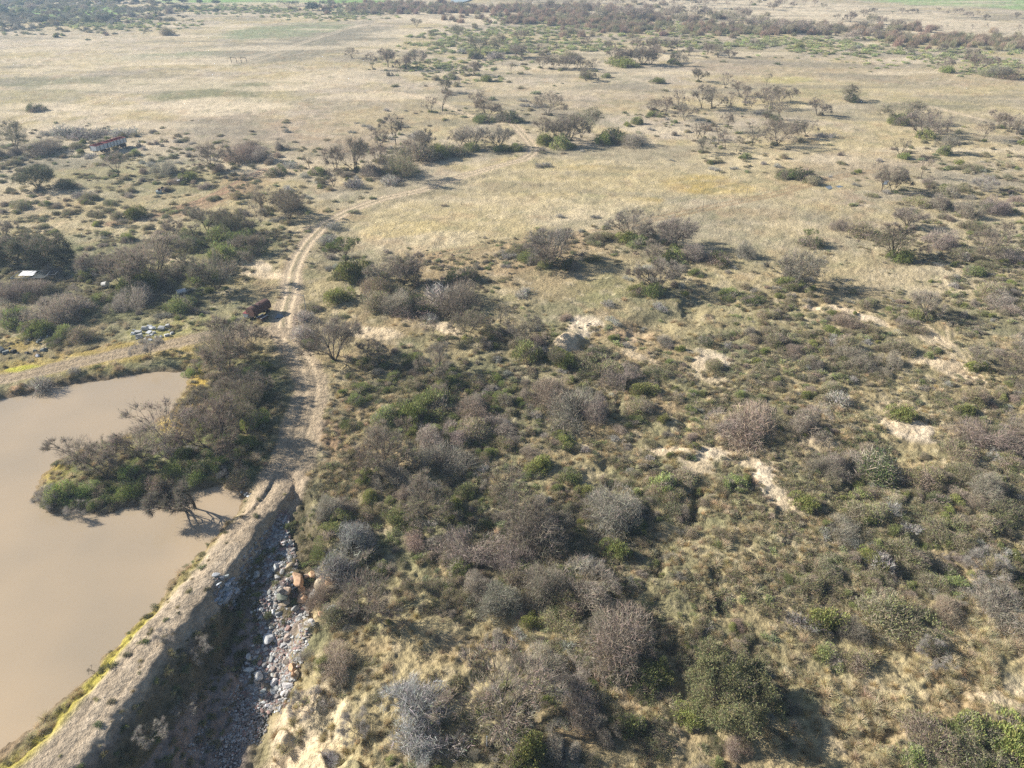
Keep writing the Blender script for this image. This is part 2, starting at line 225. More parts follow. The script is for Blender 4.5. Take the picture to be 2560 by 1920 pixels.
def ground_color(x, y, z):
    px, py, dep = to_px(x, y, .4)
    a = fbm(x, y, 34, 4, 61); b = fbm(x, y, 9, 3, 63); c = fbm(x, y, 2.6, 3, 65); f = fbm(x, y, .8, 2, 67)
    far = sstep(80, 260, y)
    col = np.empty(x.shape + (3,))
    m1 = sstep(.35, .65, a * .5 + b * .5)[..., None]
    nearc = (C['olive'] * .8 + C['brown'] * .15) * (1 - m1) + (C['straw'] * .35 + C['olive'] * .4 + C['rust'] * .3) * m1
    farc = C['pink'] * (1 - m1) * .9 + C['straw'] * .95 * m1
    col = nearc * (1 - far[..., None]) + farc * far[..., None]
    wx = (fbm(x, y, 14, 3, 71) - .5) * 1.3; wy = (fbm(x, y, 14, 3, 73) - .5) * 1.3
    brk = .55 + .9 * (fbm(x, y, 5, 3, 75) - .3)
    for bx, by, rx, ry, ang, cn, s in BLOBS:
        ca, sa = math.cos(math.radians(ang)), math.sin(math.radians(ang))
        if by > 750 and cn in ('white', 'sand'): rx *= 1.25; ry *= 1.25; s = min(1, s * 1.2)
        dx = px - bx; dy = py - by
        if True:
            u = (dx * ca + dy * sa) / rx + wx * .45; v = (-dx * sa + dy * ca) / ry + wy * .6
            r = u * u + v * v
            k = (s * sstep(1.5, .55, r) * np.clip(brk + s * .6, 0, 1))[..., None]
        col = col * (1 - k) + C[cn] * k
    # patchy tufts: lighter dead grass, darker low scrub, bare soil
    t1 = sstep(.55, .78, fbm(x, y, 3.4, 3, 81))[..., None] * .45; col = col * (1 - t1) + C['olive'] * 1.05 * t1
    t2 = sstep(.58, .8, fbm(x, y, 5.2, 3, 83))[..., None] * .35; col = col * (1 - t2) + C['rust'] * 1.2 * t2
    t3 = sstep(.56, .8, fbm(x, y, 1.9, 3, 85))[..., None] * .35; col = col * (1 - t3) + C['cream'] * t3
    t4 = (sstep(.52, .68, fbm(x * .5 + y * .2, y * 1.6, 22, 4, 87)) * sstep(110, 240, y))[..., None] * .55; col = col * (1 - t4) + C['greybrown'] * .95 * t4
    t5 = (sstep(.54, .7, fbm(x * .5 - y * .1, y * 1.5, 30, 4, 89)) * sstep(110, 240, y))[..., None] * .6; col = col * (1 - t5) + C['cream'] * 1.05 * t5
    col = col * (.62 + .5 * c + .32 * f)[..., None]
    # water edge
    sp = sdpoly(x, y, POND); k = (sstep(1.6, .0, sp + (c - .5) * 1.5) * .75)[..., None]; col = col * (1 - k) + C['mud'] * k
    # chute, dam
    dc, tc, sdc = pdist(x, y, CREST); oc = sdpoly(x, y, CHUTE)
    k = (sstep(1.0, -1.5, oc + (b - .5) * 4) * sstep(75, 70, y))[..., None]; col = col * (1 - k) + (C['gravel2'] * (.5 + .8 * f + .4 * c)[..., None]) * k
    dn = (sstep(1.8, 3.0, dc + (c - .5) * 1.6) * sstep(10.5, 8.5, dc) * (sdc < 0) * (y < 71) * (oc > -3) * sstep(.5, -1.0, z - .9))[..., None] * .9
    dsl = C['slope_shade'] * (1 - b[..., None] * .6) + C['brown'] * (.9 * b[..., None]); col = col * (1 - dn) + dsl * dn  # downstream slope darkened, its shade painted into the ground colour
    k = (sstep(3.1, 2.1, dc + (c - .5) * .8) * sstep(76, 70, y))[..., None]; col = col * (1 - k) + (C['gravel'] * (.62 + .62 * f + .3 * c)[..., None]) * k
    rut = (np.exp(-((dc - .85) / .35) ** 2) * sstep(76, 70, y) * .55 * (.4 + b))[..., None]; col = col * (1 - rut) + C['road'] * .9 * rut
    yg = (np.exp(-((dc - 3.0 - (a - .5)) / (.75 + .45 * sstep(56, 40, y) + .5 * (b - .5))) ** 4) * (sdc > 0) * sstep(66, 55, y) * sstep(.3, .5, b * .5 + c * .3 + .25 * sstep(66, 36, y)) * (y < 66))[..., None] * .8
    col = col * (1 - yg) + ((C['ygreen'] * (.45 + .3 * c[..., None]) + C['gold'] * .35) * (.7 + .5 * f)[..., None]) * yg
    # roads and tracks
    d, t, _ = pdist(x, y, ROAD); narrow = np.interp(t, [0, 10, 22, 34, 60, 90, 400], [2.4, 3.4, 3.0, 2.4, 2.2, 1.8, 1.7])
    k = (sstep(narrow + .5, narrow - .5, d + (c - .5) * 1.2) * .85)[..., None]; col = col * (1 - k) + (C['road'] * (.66 + .4 * f + .15 * b)[..., None]) * k
    k = (sstep(.5, .1, d + (c - .5) * .5) * sstep(30, 60, t) * .5)[..., None]; col = col * (1 - k) + C['olive'] * k
    k = (np.exp(-((d - .85) / .42) ** 2) * .85 * sstep(26, 46, t))[..., None]; col = col * (1 - k) + C['sand'] * 1.05 * k
    d, t, _ = pdist(x, y, ROAD2)
    k = (sstep(2.3, 1.4, d + (c - .5) * 1.0) * .9)[..., None]; col = col * (1 - k) + (C['road'] * .95 * (.66 + .4 * f)[..., None]) * k
    k = (np.exp(-((d - .95) / .35) ** 2) * .5)[..., None]; col = col * (1 - k) + C['road'] * k
    for p, sp_, hw, st, cn in TRACKS:
        d, _, _ = pdist(x, y, p); d = np.abs(d - sp_) if sp_ else d
        k = (np.exp(-(d / hw) ** 2) * st * np.clip(.35 + 1.3 * c + (b - .5), 0, 1))[..., None]; col = col * (1 - k) + C[cn] * k
    return np.clip(col, .01, .9)

def mesh_obj(name, co, faces, mat, cols=None, parent=None, smooth=False):
    me = bpy.data.meshes.new(name); co = np.asarray(co, np.float32)
    me.vertices.add(len(co)); me.vertices.foreach_set('co', co.ravel())
    if isinstance(faces, np.ndarray):
        nf, k = faces.shape; me.loops.add(nf * k); me.loops.foreach_set('vertex_index', faces.astype(np.int32).ravel())
        me.polygons.add(nf); me.polygons.foreach_set('loop_start', np.arange(0, nf * k, k, dtype=np.int32)); me.polygons.foreach_set('loop_total', np.full(nf, k, np.int32))
    else:
        idx = np.concatenate([np.asarray(f, np.int32) for f in faces]); tot = np.array([len(f) for f in faces], np.int32)
        me.loops.add(len(idx)); me.loops.foreach_set('vertex_index', idx)
        me.polygons.add(len(tot)); me.polygons.foreach_set('loop_start', np.concatenate([[0], np.cumsum(tot)[:-1]]).astype(np.int32)); me.polygons.foreach_set('loop_total', tot)
    if smooth: me.polygons.foreach_set('use_smooth', np.ones(len(me.polygons), bool))
    me.update(calc_edges=True)
    if cols is not None:
        a = me.attributes.new('c', 'FLOAT_COLOR', 'POINT'); cc = np.ones((len(co), 4), np.float32); cc[:, :3] = cols; a.data.foreach_set('color', cc.ravel())
    me.materials.append(mat)
    o = bpy.data.objects.new(name, me)
    if parent is not None: o.parent = parent
    if parent is not False: COL.objects.link(o)
    return o

def new_mat(name):
    m = bpy.data.materials.new(name); m.use_nodes = True; nt = m.node_tree
    return m, nt, nt.nodes, nt.links, nt.nodes['Principled BSDF']
def mat_ground():
    m, nt, N, L, bs = new_mat('ground'); at_ = N.new('ShaderNodeAttribute'); at_.attribute_name = 'c'
    tc = N.new('ShaderNodeTexCoord'); n1 = N.new('ShaderNodeTexNoise'); n1.inputs['Scale'].default_value = 2.2; n1.inputs['Detail'].default_value = 5; n1.inputs['Roughness'].default_value = .7
    n2 = N.new('ShaderNodeTexNoise'); n2.inputs['Scale'].default_value = .55; n2.inputs['Detail'].default_value = 6; n2.inputs['Roughness'].default_value = .75
    L.new(tc.outputs['Object'], n1.inputs['Vector']); L.new(tc.outputs['Object'], n2.inputs['Vector'])
    mr = N.new('ShaderNodeMapRange'); mr.inputs['From Min'].default_value = .3; mr.inputs['From Max'].default_value = .7; mr.inputs['To Min'].default_value = .62; mr.inputs['To Max'].default_value = 1.38
    L.new(n1.outputs['Fac'], mr.inputs['Value'])
    mx = N.new('ShaderNodeMix'); mx.data_type = 'RGBA'; mx.blend_type = 'MULTIPLY'; mx.inputs['Factor'].default_value = 1
    L.new(at_.outputs['Color'], mx.inputs['A']); L.new(mr.outputs['Result'], mx.inputs['B'])
    L.new(mx.outputs['Result'], bs.inputs['Base Color']); bs.inputs['Roughness'].default_value = 1; bs.inputs['Specular IOR Level'].default_value = .05
    ad = N.new('ShaderNodeMath'); ad.operation = 'ADD'; L.new(n1.outputs['Fac'], ad.inputs[0]); L.new(n2.outputs['Fac'], ad.inputs[1])
    bp = N.new('ShaderNodeBump'); bp.inputs['Strength'].default_value = .9; bp.inputs['Distance'].default_value = .30
    L.new(ad.outputs[0], bp.inputs['Height']); L.new(bp.outputs['Normal'], bs.inputs['Normal'])
    return m
def build_ground():
    ys = np.concatenate([np.linspace(-163, -40, 30), np.linspace(-30, 140, 100)[:-1], np.linspace(140, 1930, 600), np.linspace(1945, 2700, 50)])
    xs = np.concatenate([np.linspace(-2600, -140, 60), np.linspace(-110, 2670, 740), np.linspace(2700, 5200, 60)])
    PX, PY = np.meshgrid(xs, ys); X, Y = gp(PX, PY, 0.3)
    Z = height(X, Y, True); Z = np.where(Y > 1200, .5, Z)
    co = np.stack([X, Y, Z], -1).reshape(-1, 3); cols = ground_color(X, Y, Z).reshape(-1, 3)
    r, c = X.shape; i = np.arange(r * c).reshape(r, c)
    q = np.stack([i[1:, :-1], i[1:, 1:], i[:-1, 1:], i[:-1, :-1]], -1).reshape(-1, 4)
    g = mesh_obj('ground', co, q, mat_ground(), cols, smooth=True); g['kind'] = 'structure'; return g
build_ground()

# ------------------------------------------------------------------ water
def mat_water(col, rough=.06):
    m, nt, N, L, bs = new_mat('water'); bs.inputs['Base Color'].default_value = (*col, 1); bs.inputs['Roughness'].default_value = rough; bs.inputs['IOR'].default_value = 1.33
    tc = N.new('ShaderNodeTexCoord'); n1 = N.new('ShaderNodeTexNoise'); n1.inputs['Scale'].default_value = 1.6; n1.inputs['Detail'].default_value = 3
    n2 = N.new('ShaderNodeTexNoise'); n2.inputs['Scale'].default_value = .045; n2.inputs['Detail'].default_value = 3
    L.new(tc.outputs['Object'], n1.inputs['Vector']); L.new(tc.outputs['Object'], n2.inputs['Vector'])
    bp = N.new('ShaderNodeBump'); bp.inputs['Strength'].default_value = .05; bp.inputs['Distance'].default_value = .05; L.new(n1.outputs['Fac'], bp.inputs['Height']); L.new(bp.outputs['Normal'], bs.inputs['Normal'])
    mx = N.new('ShaderNodeMix'); mx.data_type = 'RGBA'; mx.inputs['A'].default_value = (*[v * .86 for v in col], 1); mx.inputs['B'].default_value = (col[0] * 1.12, col[1] * 1.06, col[2] * .98, 1)
    mr = N.new('ShaderNodeMapRange'); mr.inputs['From Min'].default_value = .35; mr.inputs['From Max'].default_value = .65; L.new(n2.outputs['Fac'], mr.inputs['Value']); L.new(mr.outputs['Result'], mx.inputs['Factor']); L.new(mx.outputs['Result'], bs.inputs['Base Color'])
    return m
MW = mat_water((.37, .312, .235), .03)
def offset_poly(p, d):
    out = []; n = len(p)
    for i in range(n):
        ax, ay = p[i - 1]; bx, by = p[(i + 1) % n]; tx, ty = bx - ax, by - ay; l = math.hypot(tx, ty) + 1e-9
        out.append((p[i][0] + ty / l * d, p[i][1] - tx / l * d))
    return out
def flat(name, poly, z, m):
    import bmesh
    bm = bmesh.new(); vs = [bm.verts.new((x, y, z)) for x, y in poly]; f = bm.faces.new(vs); bmesh.ops.triangulate(bm, faces=[f])
    for f in bm.faces:
        f.normal_update()
        if f.normal.z < 0: f.normal_flip()
    me = bpy.data.meshes.new(name); bm.to_mesh(me); bm.free(); me.materials.append(m); o = bpy.data.objects.new(name, me); COL.objects.link(o); return o
area = sum(POND[i - 1][0] * POND[i][1] - POND[i][0] * POND[i - 1][1] for i in range(len(POND)))
o = flat('pond_water', offset_poly(POND, 1.6 if area > 0 else -1.6), 0.0, MW); o['kind'] = 'structure'
rv = W([(1125, 6), (1140, 10), (1136, 18), (1148, 19), (1156, 12), (1150, 7), (1166, 3), (1180, -2), (1150, -4), (1128, 0)], .9)
o = flat('river_water', rv, .95, mat_water((.30, .36, .42))); o['kind'] = 'structure'
for k, pts in enumerate([[(686, 798), (694, 786), (706, 787), (711, 793), (700, 796)], [(2062, 468), (2075, 464), (2084, 470), (2072, 474)], [(2088, 466), (2100, 464), (2108, 467), (2096, 470)], [(2204, 462), (2214, 450), (2222, 452), (2216, 462)]]):
    px, py = np.array(pts).T; x, y, z = at(px, py)
    o = flat('puddle_water', list(zip(x.tolist(), y.tolist())), float(np.max(z)) + .06, mat_water((.16, .19, .22), .04)); o['kind'] = 'structure'

# ------------------------------------------------------------------ plants: prototypes
def mat_veg():
    m, nt, N, L, bs = new_mat('plant'); N.remove(bs); out = N['Material Output']
    a = N.new('ShaderNodeAttribute'); a.attribute_name = 'c'
    t = N.new('ShaderNodeAttribute'); t.attribute_type = 'INSTANCER'; t.attribute_name = 'tint'
    mx = N.new('ShaderNodeMix'); mx.data_type = 'RGBA'; mx.blend_type = 'MULTIPLY'; mx.inputs['Factor'].default_value = 1
    L.new(a.outputs['Color'], mx.inputs['A']); L.new(t.outputs['Color'], mx.inputs['B'])
    d = N.new('ShaderNodeBsdfDiffuse'); tr = N.new('ShaderNodeBsdfTranslucent'); ms = N.new('ShaderNodeMixShader'); ms.inputs[0].default_value = .22
    L.new(mx.outputs['Result'], d.inputs['Color']); L.new(mx.outputs['Result'], tr.inputs['Color'])
    L.new(d.outputs[0], ms.inputs[1]); L.new(tr.outputs[0], ms.inputs[2]); L.new(ms.outputs[0], out.inputs['Surface'])
    return m
MV = mat_veg()
class B:
    """collects thin faces: tubes, twigs and leaves, each with its own colour"""
    def __init__(s): s.v = []; s.f = []; s.c = []; s.n = 0
    def add(s, v, f, c):
        v = np.asarray(v, float).reshape(-1, 3); s.v.append(v); s.f += [tuple(int(i) + s.n for i in q) for q in f]; s.c.append(np.broadcast_to(np.asarray(c, float), (len(v), 3))); s.n += len(v)
    def tube(s, pts, rad, col, k=5):
        pts = np.asarray(pts, float); n = len(pts); V = []
        for i in range(n):
            d = pts[min(i + 1, n - 1)] - pts[max(i - 1, 0)]; d = d / (np.linalg.norm(d) + 1e-9)
            u = np.cross(d, [0.31, .22, .93] if abs(d[2]) < .9 else [1, 0, 0]); u /= np.linalg.norm(u) + 1e-9; w_ = np.cross(d, u)
            for j in range(k):
                a = 2 * math.pi * j / k; V.append(pts[i] + rad[i] * (math.cos(a) * u + math.sin(a) * w_))
        f = [(i * k + j, i * k + (j + 1) % k, (i + 1) * k + (j + 1) % k, (i + 1) * k + j) for i in range(n - 1) for j in range(k)]
        s.add(V, f, col)
    def blades(s, p, d, ln, wd, col, rng, kind='tri'):
        """p, d: (n,3); one thin triangle (twig) or kite (leaf) for each"""
        n = len(p); r = rng.normal(size=(n, 3)); sd_ = np.cross(d, r); sd_ /= np.linalg.norm(sd_, axis=1, keepdims=True) + 1e-9
        ln = np.broadcast_to(ln, (n,))[:, None]; wd = np.broadcast_to(wd, (n,))[:, None]
        if kind == 'tri':
            V = np.stack([p - sd_ * wd * .5, p + sd_ * wd * .5, p + d * ln], 1); k = 3
        else:
            m = p + d * ln * .5; V = np.stack([p, m + sd_ * wd * .5, p + d * ln, m - sd_ * wd * .5], 1); k = 4
        base = s.n; s.v.append(V.reshape(-1, 3)); s.c.append(np.repeat(col, k, 0)); s.n += n * k
        s.f += [tuple(range(base + i * k, base + i * k + k)) for i in range(n)]
    def mesh(s, name):
        me = bpy.data.meshes.new(name); co = np.concatenate(s.v); me.from_pydata(co.tolist(), [], s.f); 
        a = me.attributes.new('c', 'FLOAT_COLOR', 'POINT'); cc = np.ones((len(co), 4), np.float32); cc[:, :3] = np.concatenate(s.c); a.data.foreach_set('color', cc.ravel())
        me.materials.append(MV); me.update(); return me
def unit(v): return v / (np.linalg.norm(v, axis=-1, keepdims=True) + 1e-9)
def jcol(rng, base, n, j=.25, hue=.12):
    b = np.asarray(base, float) * (1 + (rng.random((n, 1)) * 2 - 1) * j); return np.clip(b * (1 + (rng.random((n, 3)) * 2 - 1) * hue), .004, .95)
BARK = (.125, .108, .09); TWIG = (.33, .285, .235); TWIGP = (.31, .28, .235); PALE = (.56, .53, .52); LEAF = (.19, .21, .10); BRIGHT = (.25, .275, .10); DKLEAF = (.075, .11, .045)
def make_tree(seed, h=7., stems=4, spread=.55, levels=4, twigs=26, leaf=0., lean=0., umb=False, trunk=.16, bark=BARK, twig=TWIG, leafc=LEAF, tw=.036, split=(2, 3), trunk_h=.0, flat_=.0, env=2500, wide=44):
    rng = np.random.default_rng(seed); T = B(); K = B(); ends = []
    def branch(p, d, L, r, lv):
        n = 4; pts = [p]; dd = d
        for i in range(n):
            dd = unit(dd + rng.normal(size=3) * .09 + np.array([0, 0, .06 if lv > 1 else -.02])); p = p + dd * L / n; pts.append(p)
        rad = np.linspace(r, r * .62, n + 1)
        (T if r > .028 else K).tube(pts, rad, np.asarray(bark) * (1 + rng.normal() * .1), 5 if r > .05 else 3)
        if lv == 0: ends.append((p, dd, L)); return
        for k in range(int(rng.integers(split[0], split[1] + 1))):
            out = np.array([p[0], p[1], 0.]) / (np.hypot(p[0], p[1]) + .3)
            nd = unit(dd + rng.normal(size=3) * .33 + out * (spread * .5) + np.array([0, 0, -flat_ * (4 - lv) * .1]))
            if nd[2] < .02: nd[2] = abs(nd[2]) * .4 + .05; nd = unit(nd)
            branch(p, nd, L * rng.uniform(.62, .86), r * .60, lv - 1)
            if lv >= 2 and rng.random() < .35: ends.append((p, nd, L * .5))
    if trunk_h > 0:
        d0 = unit(np.array([lean, 0.05, 1.])); q = [np.array([0, 0, -.25]), np.array([lean * trunk_h * .3, .02, trunk_h * .4]), d0 * trunk_h]; T.tube(q, [trunk * 1.3, trunk, trunk * .9], bark, 6); p0 = d0 * trunk_h
    else: p0 = np.array([0, 0, -.15])
    for k in range(stems):
        a = 2 * math.pi * (k + rng.uniform(-.3, .3)) / stems; sp = spread * rng.uniform(.6, 1.3)
        d = unit(np.array([math.cos(a) * sp + lean, math.sin(a) * sp, 1.])); branch(p0 + np.array([math.cos(a), math.sin(a), 0]) * .08, d, h * .30 * rng.uniform(.85, 1.1), trunk * rng.uniform(.5, .85), levels - 1)
    P = np.array([e[0] for e in ends]); D = np.array([e[1] for e in ends]); S = np.array([e[2] for e in ends])
    # fine twigs: three orders of spray
    rep = twigs; p = np.repeat(P, rep, 0); d = np.repeat(D, rep, 0); s_ = np.repeat(S, rep)[:, None]
    o = unit(d + rng.normal(size=d.shape) * .75); t = rng.random((len(p), 1)); p1 = p + o * t * s_ * .55 + rng.normal(size=p.shape) * .07
    dd = unit(o + rng.normal(size=d.shape) * .55 + np.array([0, 0, .35]) + unit(p1 * [1, 1, .3]) * .4)
    K.blades(p1, dd, rng.uniform(.35, .95, len(p)), tw * rng.uniform(.7, 1.3, len(p)), jcol(rng, twig, len(p), .3), rng)
    m = len(p) // 3; K.blades(p[:m * 3:3], o[:m * 3:3], (s_[:m * 3:3, 0]) * rng.uniform(.5, .9, len(p[:m * 3:3])), tw * 1.5, jcol(rng, bark, len(p[:m * 3:3]), .3), rng)
    if env:   # the fan of fine twigs that closes the crown
        top = np.percentile(p1[:, 2], 97); th = np.radians(wide) * rng.random(env) ** .6; az = rng.random(env) * 6.283
        lump = .72 + .5 * vn(az * 1.3 + seed, th * 5) ; R_ = top * (1.04 - .22 * (th / np.radians(wide)) ** 2) * lump * (.5 + .5 * rng.random(env) ** .45)
        gap = vn(az * 2.1, th * 7 + R_ * .9, seed + 5) > .34; th, az, R_ = th[gap], az[gap], R_[gap]; n = len(th)
        u = np.stack([np.sin(th) * np.cos(az), np.sin(th) * np.sin(az), np.cos(th)], 1); q = u * R_[:, None] + [lean * top * .45, 0, 0] * (R_[:, None] / top) + [0, 0, trunk_h * .12]
        K.blades(q, unit(u + rng.normal(size=(n, 3)) * .42 + [0, 0, .15]), rng.uniform(.35, .85, n), tw * rng.uniform(.6, 1.2, n), jcol(rng, twig, n, .3), rng)
        if leaf > .5: m = int(n * leaf * .9); j = rng.integers(0, n, m); K.blades(q[j] + rng.normal(size=(m, 3)) * .2, unit(rng.normal(size=(m, 3)) + [0, 0, .4]), rng.uniform(.10, .24, m), rng.uniform(.06, .12, m), jcol(rng, leafc, m, .35, .12), rng, 'leaf')
    if leaf > 0:
        n = int(len(p) * leaf); j = rng.integers(0, len(p), n); q = p1[j] + dd[j] * rng.uniform(0, .7, (n, 1)) + rng.normal(size=(n, 3)) * .09
        if umb: q[:, 2] = q[:, 2] * .6 + q[:, 2].max() * .36
        K.blades(q, unit(rng.normal(size=(n, 3)) + [0, 0, .4]), rng.uniform(.10, .24, n), rng.uniform(.06, .12, n), jcol(rng, leafc, n, .35, .15), rng, 'leaf')
    for b in (T, K):
        for i in range(len(b.v)): pass
    mz = np.percentile(np.concatenate(K.v)[:, 2], 99); k = h / mz
    for b in (T, K): b.v = [v * k for v in b.v]
    return T, K, h
def dome(rng, n, w_, h, low=.1, shell=.5, sq=1.):
    u = unit(rng.normal(size=(n, 3))); u[:, 2] = np.abs(u[:, 2]); r = rng.random((n, 1)) ** shell
    return u * r * [w_, w_, h] * 1.0 + [0, 0, low * h]
def make_bush(seed, w_=1., h=1.2, twigs=1500, leaves=0, twig=TWIGP, leafc=BRIGHT, tw=.035, tl=.5, lobes=5, upright=.3, leaf_len=.2, stems=10, pleaf=None):
    rng = np.random.default_rng(seed); K = B(); cs = []
    for i in range(lobes):
        a = rng.random() * 6.28; r = 0 if i == 0 else w_ * rng.uniform(.35, .75); cs.append((math.cos(a) * r, math.sin(a) * r, w_ * rng.uniform(.45, .75), h * (1. if i == 0 else rng.uniform(.55, .95))))
    for i in range(stems):
        c = cs[i % lobes]; a = rng.random() * 6.28; e = np.array([c[0] + math.cos(a) * c[2] * .6, c[1] + math.sin(a) * c[2] * .6, c[3] * rng.uniform(.5, .85)])
        K.tube([[c[0] * .2, c[1] * .2, -.1], e * [.55, .55, .5], e], [.035 * h ** .5, .022, .008], BARK, 3)
    wt = np.array([c[2] ** 2 * c[3] for c in cs]); wt /= wt.sum()
    for kind, n in (('t', twigs), ('l', leaves)):
        if not n: continue
        j = rng.choice(lobes, n, p=wt); cc = np.array(cs)[j]; u = unit(rng.normal(size=(n, 3))); u[:, 2] = np.abs(u[:, 2]); r = rng.random((n, 1)) ** .38
        p = u * r * np.stack([cc[:, 2], cc[:, 2], cc[:, 3] * .9], 1) + np.stack([cc[:, 0], cc[:, 1], np.zeros(n)], 1)
        out = unit(p * [1, 1, .8] + [0, 0, .2 * h]); d = unit(out + rng.normal(size=(n, 3)) * .75 + [0, 0, upright])
        # clumps within the crown
        if kind == 't':
            keep = vn(p[:, 0] * 1.9 / w_ + 9, p[:, 2] * 1.9 / w_ + p[:, 1] * 1.7 / w_, seed + 3) > .33; p = p[keep]; d = d[keep]; n = len(p)
            K.blades(p - d * tl * .4, d, rng.uniform(.6, 1.4, n) * tl, tw * rng.uniform(.7, 1.4, n), jcol(rng, twig, n, .32, .1), rng)
        else:
            keep = vn(p[:, 0] * 2.2 / w_ + 5, p[:, 2] * 2.2 / w_ + p[:, 1] * 2 / w_, seed) > .36; p = p[keep]; d = d[keep]; n = len(p)
            K.blades(p, unit(d + rng.normal(size=(n, 3)) * .35 + [0, 0, upright]), rng.uniform(.6, 1.4, n) * leaf_len, leaf_len * .28, jcol(rng, leafc, n, .35, .14), rng, 'leaf')
    return K
def make_tuft(seed, r=.45, h=.5, n=300, col=(.52, .45, .29), w_=.019, droop=.3):
    rng = np.random.default_rng(seed); K = B(); a = rng.random(n) * 6.283; q = rng.random(n) ** .6
    d = unit(np.stack([np.cos(a) * q, np.sin(a) * q, 1.05 - q * droop * 2 + rng.normal(size=n) * .1], 1) + rng.normal(size=(n, 3)) * .28); p = np.stack([np.cos(a) * q * r * .35, np.sin(a) * q * r * .35, np.full(n, -.04)], 1)
    K.blades(p, d, rng.uniform(.6, 1.1, n) * h * 1.15, w_, jcol(rng, col, n, .28, .1), rng); return K

# trees: (trunk mesh, crown mesh, height)
TREE = {}
def reg(kind, *items):
    TREE[kind] = [(t.mesh('trunk'), k.mesh('crown'), h) for t, k, h in items]
reg('B', make_tree(1, 7, 4, .55, 5, 20, .12), make_tree(2, 7, 3, .5, 5, 26, .10, lean=.15), make_tree(3, 7, 5, .6, 5, 17, .1), make_tree(4, 7, 2, .55, 5, 32, .15, trunk_h=1.0), make_tree(5, 7, 3, .7, 5, 24, .15, lean=-.2, flat_=.3))
reg('P', make_tree(11, 6, 6, .62, 5, 12, 0, twig=TWIGP, tw=.034, env=4600, wide=46), make_tree(12, 6, 5, .7, 5, 14, 0.03, twig=TWIGP, tw=.034, env=4200, wide=49))
reg('S', make_tree(21, 7, 2, .35, 4, 24, .1, trunk_h=.8, env=700, wide=34), make_tree(22, 7, 2, .45, 4, 22, .1, trunk_h=1.6, lean=.15, env=700, wide=36), make_tree(23, 7, 3, .3, 4, 18, .05, lean=-.2, env=600, wide=32))
reg('G', make_tree(31, 7, 3, .5, 5, 14, .9, leafc=(.19, .21, .10)), make_tree(32, 7, 4, .6, 5, 12, 1.0, leafc=(.17, .19, .09)), make_tree(33, 7, 2, .5, 5, 20, .8, trunk_h=1.2, leafc=(.20, .23, .10)))
reg('U', make_tree(41, 7, 3, .75, 4, 34, 2.2, trunk_h=2.6, leafc=(.19, .25, .08), flat_=.7, umb=True, trunk=.12, env=0))
reg('D', make_tree(51, 5, 6, .7, 5, 10, 2.4, leafc=DKLEAF, tw=.04, wide=64), make_tree(52, 5, 5, .8, 5, 12, 1.8, leafc=(.10, .125, .065), tw=.04))
reg('L', make_tree(61, 5, 5, .7, 5, 20, 0, bark=PALE, twig=PALE, tw=.02, lean=.2, trunk=.09, env=400, wide=60), make_tree(62, 4, 5, .8, 5, 20, 0, bark=(.38, .36, .35), twig=PALE, tw=.02, trunk=.10, env=1500, wide=60))
reg('E', make_tree(55, 7, 8, .75, 5, 14, 6.5, leafc=(.20, .205, .105), tw=.022, trunk=.14, env=2500, wide=70))
reg('W', make_tree(71, 7, 3, 1.0, 5, 26, .05, lean=-.75, flat_=.4, trunk_h=1.0, trunk=.22, env=0))
